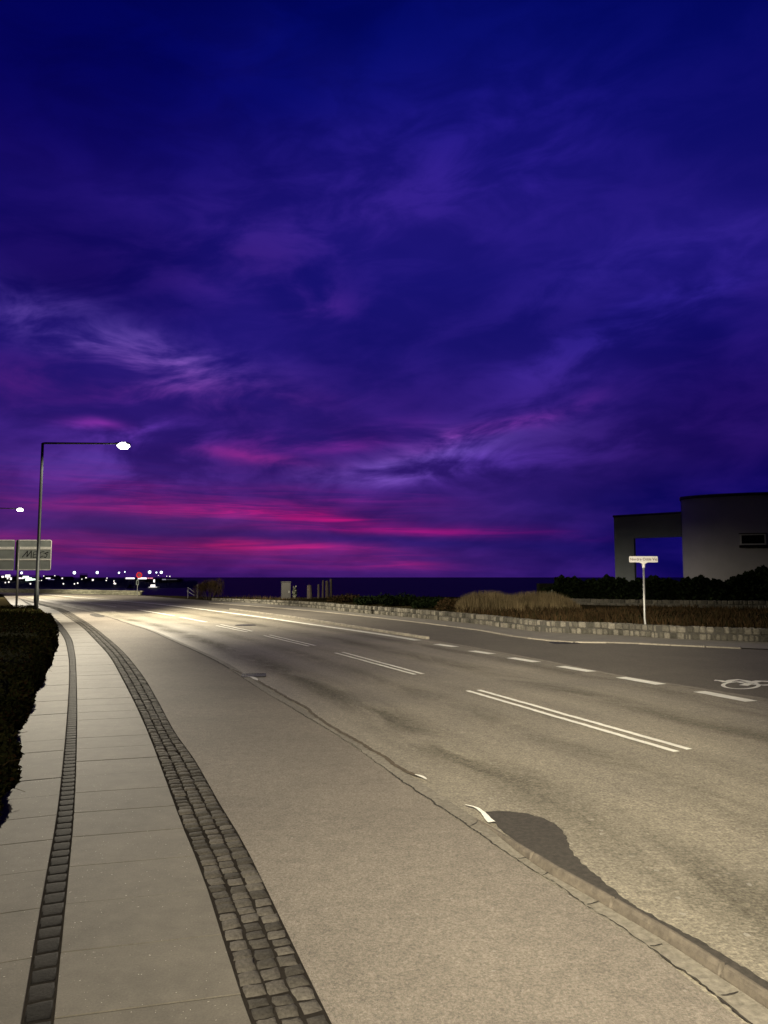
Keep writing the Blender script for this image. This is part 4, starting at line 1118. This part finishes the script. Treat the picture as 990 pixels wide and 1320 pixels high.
# ------------------------------------------------------------------ sky
def deg_dir(x, y):
    d = ray(x, y).normalized(); return math.degrees(math.atan2(d.x, d.y)), math.degrees(math.asin(d.z))
def sky():
    w = bpy.data.worlds.new('World'); sc.world = w; w.use_nodes = True; t = NT(w.node_tree)
    bg = [n for n in t.n if n.type == 'BACKGROUND'][0]
    D = t.vm('NORMALIZE', tc(t, 'Generated')); x, y, z = t.sep(D)
    az = t.m('MULTIPLY', t.m('ARCTAN2', x, y), 57.2958); el = t.m('MULTIPLY', t.m('ARCSINE', z), 57.2958)
    zz = t.m('ADD', t.m('MAXIMUM', z, 0.0), .22)
    # flat cloud layer seen in perspective
    cx = t.m('DIVIDE', x, zz); cy = t.m('DIVIDE', y, zz)
    ca, sa = math.cos(R(28)), math.sin(R(28))
    u = t.m('ADD', t.m('MULTIPLY', cx, ca), t.m('MULTIPLY', cy, sa)); v = t.m('SUBTRACT', t.m('MULTIPLY', cy, ca), t.m('MULTIPLY', cx, sa))
    CV = t.xyz(t.m('MULTIPLY', u, .8), v, 0.0)
    n1 = t.noise(CV, .85, 4, .5, .4); n2 = t.noise(t.vm('ADD', CV, (7.3, 2.1, 0)), 2.1, 4, .52, .3)
    # long horizontal streaks low in the sky
    SV = t.xyz(t.m('MULTIPLY', az, .045), t.m('ADD', t.m('MULTIPLY', el, .62), t.m('MULTIPLY', az, .006)), 4.0)
    n3 = t.noise(SV, 1.0, 4, .5, .35); n4 = t.noise(t.vm('MULTIPLY', SV, (3.4, 1.5, 1)), 1.0, 5, .6, .4); n5 = t.noise(t.vm('MULTIPLY', SV, (2.2, 3.0, 1)), 1.0, 5, .6, .9)
    # warp for hand placed cloud banks
    wn = t.new('ShaderNodeTexNoise'); t.put(wn.inputs['Vector'], t.xyz(t.m('MULTIPLY', az, .06), t.m('MULTIPLY', el, .16), 9.0)); wn.inputs['Scale'].default_value = 1.0; wn.inputs['Detail'].default_value = 5
    wr, wg, wb = t.sep(wn.outputs['Color'])
    fade = t.ss(el, 0, 8, .15, 1.0)
    az2 = t.m('MULTIPLY_ADD', t.m('SUBTRACT', wr, .5), 9.0, az); el2 = t.m('ADD', el, t.m('MULTIPLY', t.m('MULTIPLY', t.m('SUBTRACT', wg, .5), 5.0), fade))
    # vertical gradient in display values (raised to 2.2 at the end)
    rp = t.new('ShaderNodeValToRGB'); t.l.new(t.lin(el, 0, 60), rp.inputs[0]); e = rp.color_ramp.elements
    stops = [(0, (60, 31, 106)), (1.5, (64, 33, 108)), (4, (65, 34, 110)), (8, (58, 34, 114)), (12, (51, 32, 116)), (17, (41, 30, 118)), (22, (37, 29, 120)), (27, (34, 27, 116)), (33, (23, 22, 107)), (39, (13, 18, 97)), (46, (11, 15, 86)), (60, (12, 12, 30))]  # top stop lies above the frame, darkened to cut blue ambient light
    e[0].position = 0; e[0].color = (*[c/255 for c in stops[0][1]], 1); e[1].position = 1; e[1].color = (*[c/255 for c in stops[-1][1]], 1)
    for dg, c in stops[1:-1]: q_ = e.new(dg/60); q_.color = (*[k/255 for k in c], 1)
    colr = rp.outputs[0]
    def addc(c, fac, base):  # add colour (0-255 display units)
        return t.vm('ADD', base, t.vm('SCALE', tuple(k/255 for k in c), (0, 0, 0), fac))
    def blobf(px_, py_, sx, sy_, rot=0):
        "gaussian bank centred at the direction of photo pixel; sizes in px (16.75 px/deg)"
        a0_, e0_ = deg_dir(px_, py_); k = 16.75; cr, sr = math.cos(R(rot)), math.sin(R(rot))
        da = t.m('SUBTRACT', az2, a0_); de = t.m('SUBTRACT', el2, e0_)
        p_ = t.m('ADD', t.m('MULTIPLY', da, cr), t.m('MULTIPLY', de, sr)); q_ = t.m('SUBTRACT', t.m('MULTIPLY', de, cr), t.m('MULTIPLY', da, sr))
        r2 = t.m('ADD', t.m('POWER', t.m('ABSOLUTE', t.m('DIVIDE', p_, sx/k)), 2.0), t.m('POWER', t.m('ABSOLUTE', t.m('DIVIDE', q_, sy_/k)), 2.0))
        return t.m('POWER', 2.71828, t.m('MULTIPLY', r2, -1.0))
    c1 = t.ss(n1, .36, .66); c2 = t.ss(n2, .38, .66); n6 = t.noise(t.xyz(t.m('MULTIPLY', az, .13), t.m('ADD', t.m('MULTIPLY', el, .34), t.m('MULTIPLY', az, -.035)), 2.0), 1.0, 6, .58, .5); c6 = t.ss(n6, .36, .66); s3 = t.ss(n3, .46, .64); s4 = t.ss(n4, .42, .64); s5 = t.ss(n5, .38, .66)
    # overall mottling
    colr = addc((15, 8, 16), t.m('MULTIPLY', t.m('SUBTRACT', c1, .5), .7), colr)
    colr = addc((9, 5, 12), t.m('MULTIPLY', t.m('SUBTRACT', c2, .5), .8), colr)
    colr = addc((12, 5, 12), t.m('MULTIPLY', t.m('SUBTRACT', c6, .5), t.ss(el, 34, 8, .35, .9)), colr)
    # darkening to both upper corners and to the right low sky
    for B_ in BLOBS:
        (pxx, pyy, sx, sy_, rot, c, tex) = B_
        f = blobf(pxx, pyy, sx, sy_, rot)
        if tex == 's': f = t.m('MULTIPLY', f, t.m('MULTIPLY_ADD', s3, .45, t.m('MULTIPLY', s5, .85)))
        elif tex == 'c': f = t.m('MULTIPLY', f, t.m('MULTIPLY_ADD', c6, .95, t.m('MULTIPLY', c2, .15)))
        elif tex == 'l': f = t.m('MULTIPLY', f, t.m('MULTIPLY_ADD', s5, .65, .42))
        elif tex == 'f': f = t.m('MULTIPLY', f, t.m('MULTIPLY_ADD', c6, .9, t.m('MULTIPLY', s4, .2)))
        colr = addc(c, f, colr)
    colr = t.vm('MAXIMUM', colr, (.004, .008, .1))
    # unseen sky behind the camera, set dim grey to weaken the blue ambient
    behind = t.ss(y, -.25, .30)
    colr = t.mix(behind, (.07, .065, .11), colr)
    g_ = t.new('ShaderNodeGamma'); t.l.new(colr, g_.inputs[0]); g_.inputs[1].default_value = 2.2
    t.l.new(g_.outputs[0], bg.inputs[0]); bg.inputs[1].default_value = 1.0
    w.cycles.sampling_method = 'MANUAL'; w.cycles.sample_map_resolution = 256
BLOBS = [
    (230, 688, 430, 46, 0, (13, 3, -3), ''),
 (950, 700, 160, 60, 0, (-18, -6, 0), ''),
    # x, y, sx, sy, rotation, colour added (display units), texture
    (0, 60, 330, 170, 0, (-4, -8, -18), ''), (1000, 540, 160, 150, 0, (-10, -8, -14), ''), (1000, 650, 190, 80, 0, (-22, -10, -14), ''), (60, 335, 170, 60, 0, (-12, -10, -26), ''),
    (700, 690, 260, 70, 0, (-18, -4, -4), ''),
    (300, 90, 500, 130, 0, (-4, 0, 6), 'c'), (380, 270, 200, 70, 10, (14, 7, 10), 'c'), (620, 210, 180, 70, 10, (12, 6, 16), 'c'), (880, 330, 220, 50, 14, (8, 6, 12), 'c'),
    (410, 385, 60, 25, 0, (26, 9, 16), 'c'), (310, 330, 120, 35, 8, (14, 5, 8), 'c'),
    (110, 430, 200, 34, -12, (30, 24, 26), 'c'), (225, 468, 90, 22, -4, (52, 34, 40), 'f'), (110, 450, 90, 22, -14, (24, 18, 20), 'c'), (60, 398, 90, 18, -16, (14, 12, 14), 'c'),
    (70, 490, 150, 28, 0, (26, 3, 4), 'c'), (300, 500, 140, 20, 0, (20, 3, 6), 'f'), (115, 548, 34, 9, 0, (72, 18, 44), ''), (180, 560, 90, 40, 0, (40, 24, 48), 'c'),
    (150, 520, 110, 16, 0, (-10, -6, -10), 'c'),
    (330, 590, 80, 12, -4, (56, 6, 12), 'f'), (420, 560, 130, 16, 6, (52, 8, 22), 'f'), (640, 540, 110, 10, 14, (56, 12, 26), 'f'),
    (560, 575, 150, 24, 12, (46, 40, 52), 'f'), (480, 605, 90, 14, 8, (42, 34, 50), 'f'), (650, 590, 120, 22, 8, (30, 20, 44), 'f'), (740, 470, 160, 20, 18, (10, 7, 14), 'c'), (820, 420, 140, 18, 16, (7, 6, 16), 'c'),
    (250, 640, 240, 26, -3, (20, 2, 5), 's'), (120, 610, 140, 20, 0, (14, 14, 22), 'c'), (470, 645, 100, 14, 0, (34, 2, 12), 's'),
    (150, 654, 150, 10, -4, (34, 2, 3), 'l'), (330, 665, 140, 10, -4, (58, 0, 10), 'l'), (440, 675, 140, 7.5, -4, (67, -2, 11), 'l'), (600, 686, 130, 7.5, -3, (53, -2, 10), 'l'),
    (400, 684, 150, 3.75, -2, (40, -2, 6), 'l'), (230, 640, 200, 12.5, -3, (14, 0, 3), 'l'),
    (150, 699, 170, 8.75, -1, (43, 3, 2), 'l'), (330, 704, 190, 7.5, -2, (50, 0, 6), 'l'), (230, 712, 230, 10, -1, (42, 2, 3), 'l'), (430, 712, 120, 5, -1, (40, 0, 6), 'l'),
    (490, 726, 90, 7.5, -3, (58, 2, 6), 'l'), (300, 728, 260, 10, -1, (21, 0, 2), 'l'),
    (380, 694, 240, 5, -2, (-8, -1, 0), ''), (560, 702, 160, 8, -1, (-6, -1, 0), ''), (180, 676, 160, 9, 0, (-8, 4, 4), ''), (500, 717, 120, 3, 0, (-10, 0, 0), ''),
]
sky()

# ------------------------------------------------------------------ render settings
sc.view_settings.view_transform = 'Standard'; sc.view_settings.look = 'None'; sc.view_settings.exposure = 0; sc.view_settings.gamma = 1
sc.render.engine = 'CYCLES'; sc.cycles.use_denoising = True; sc.cycles.max_bounces = 5; sc.cycles.sample_clamp_indirect = 4
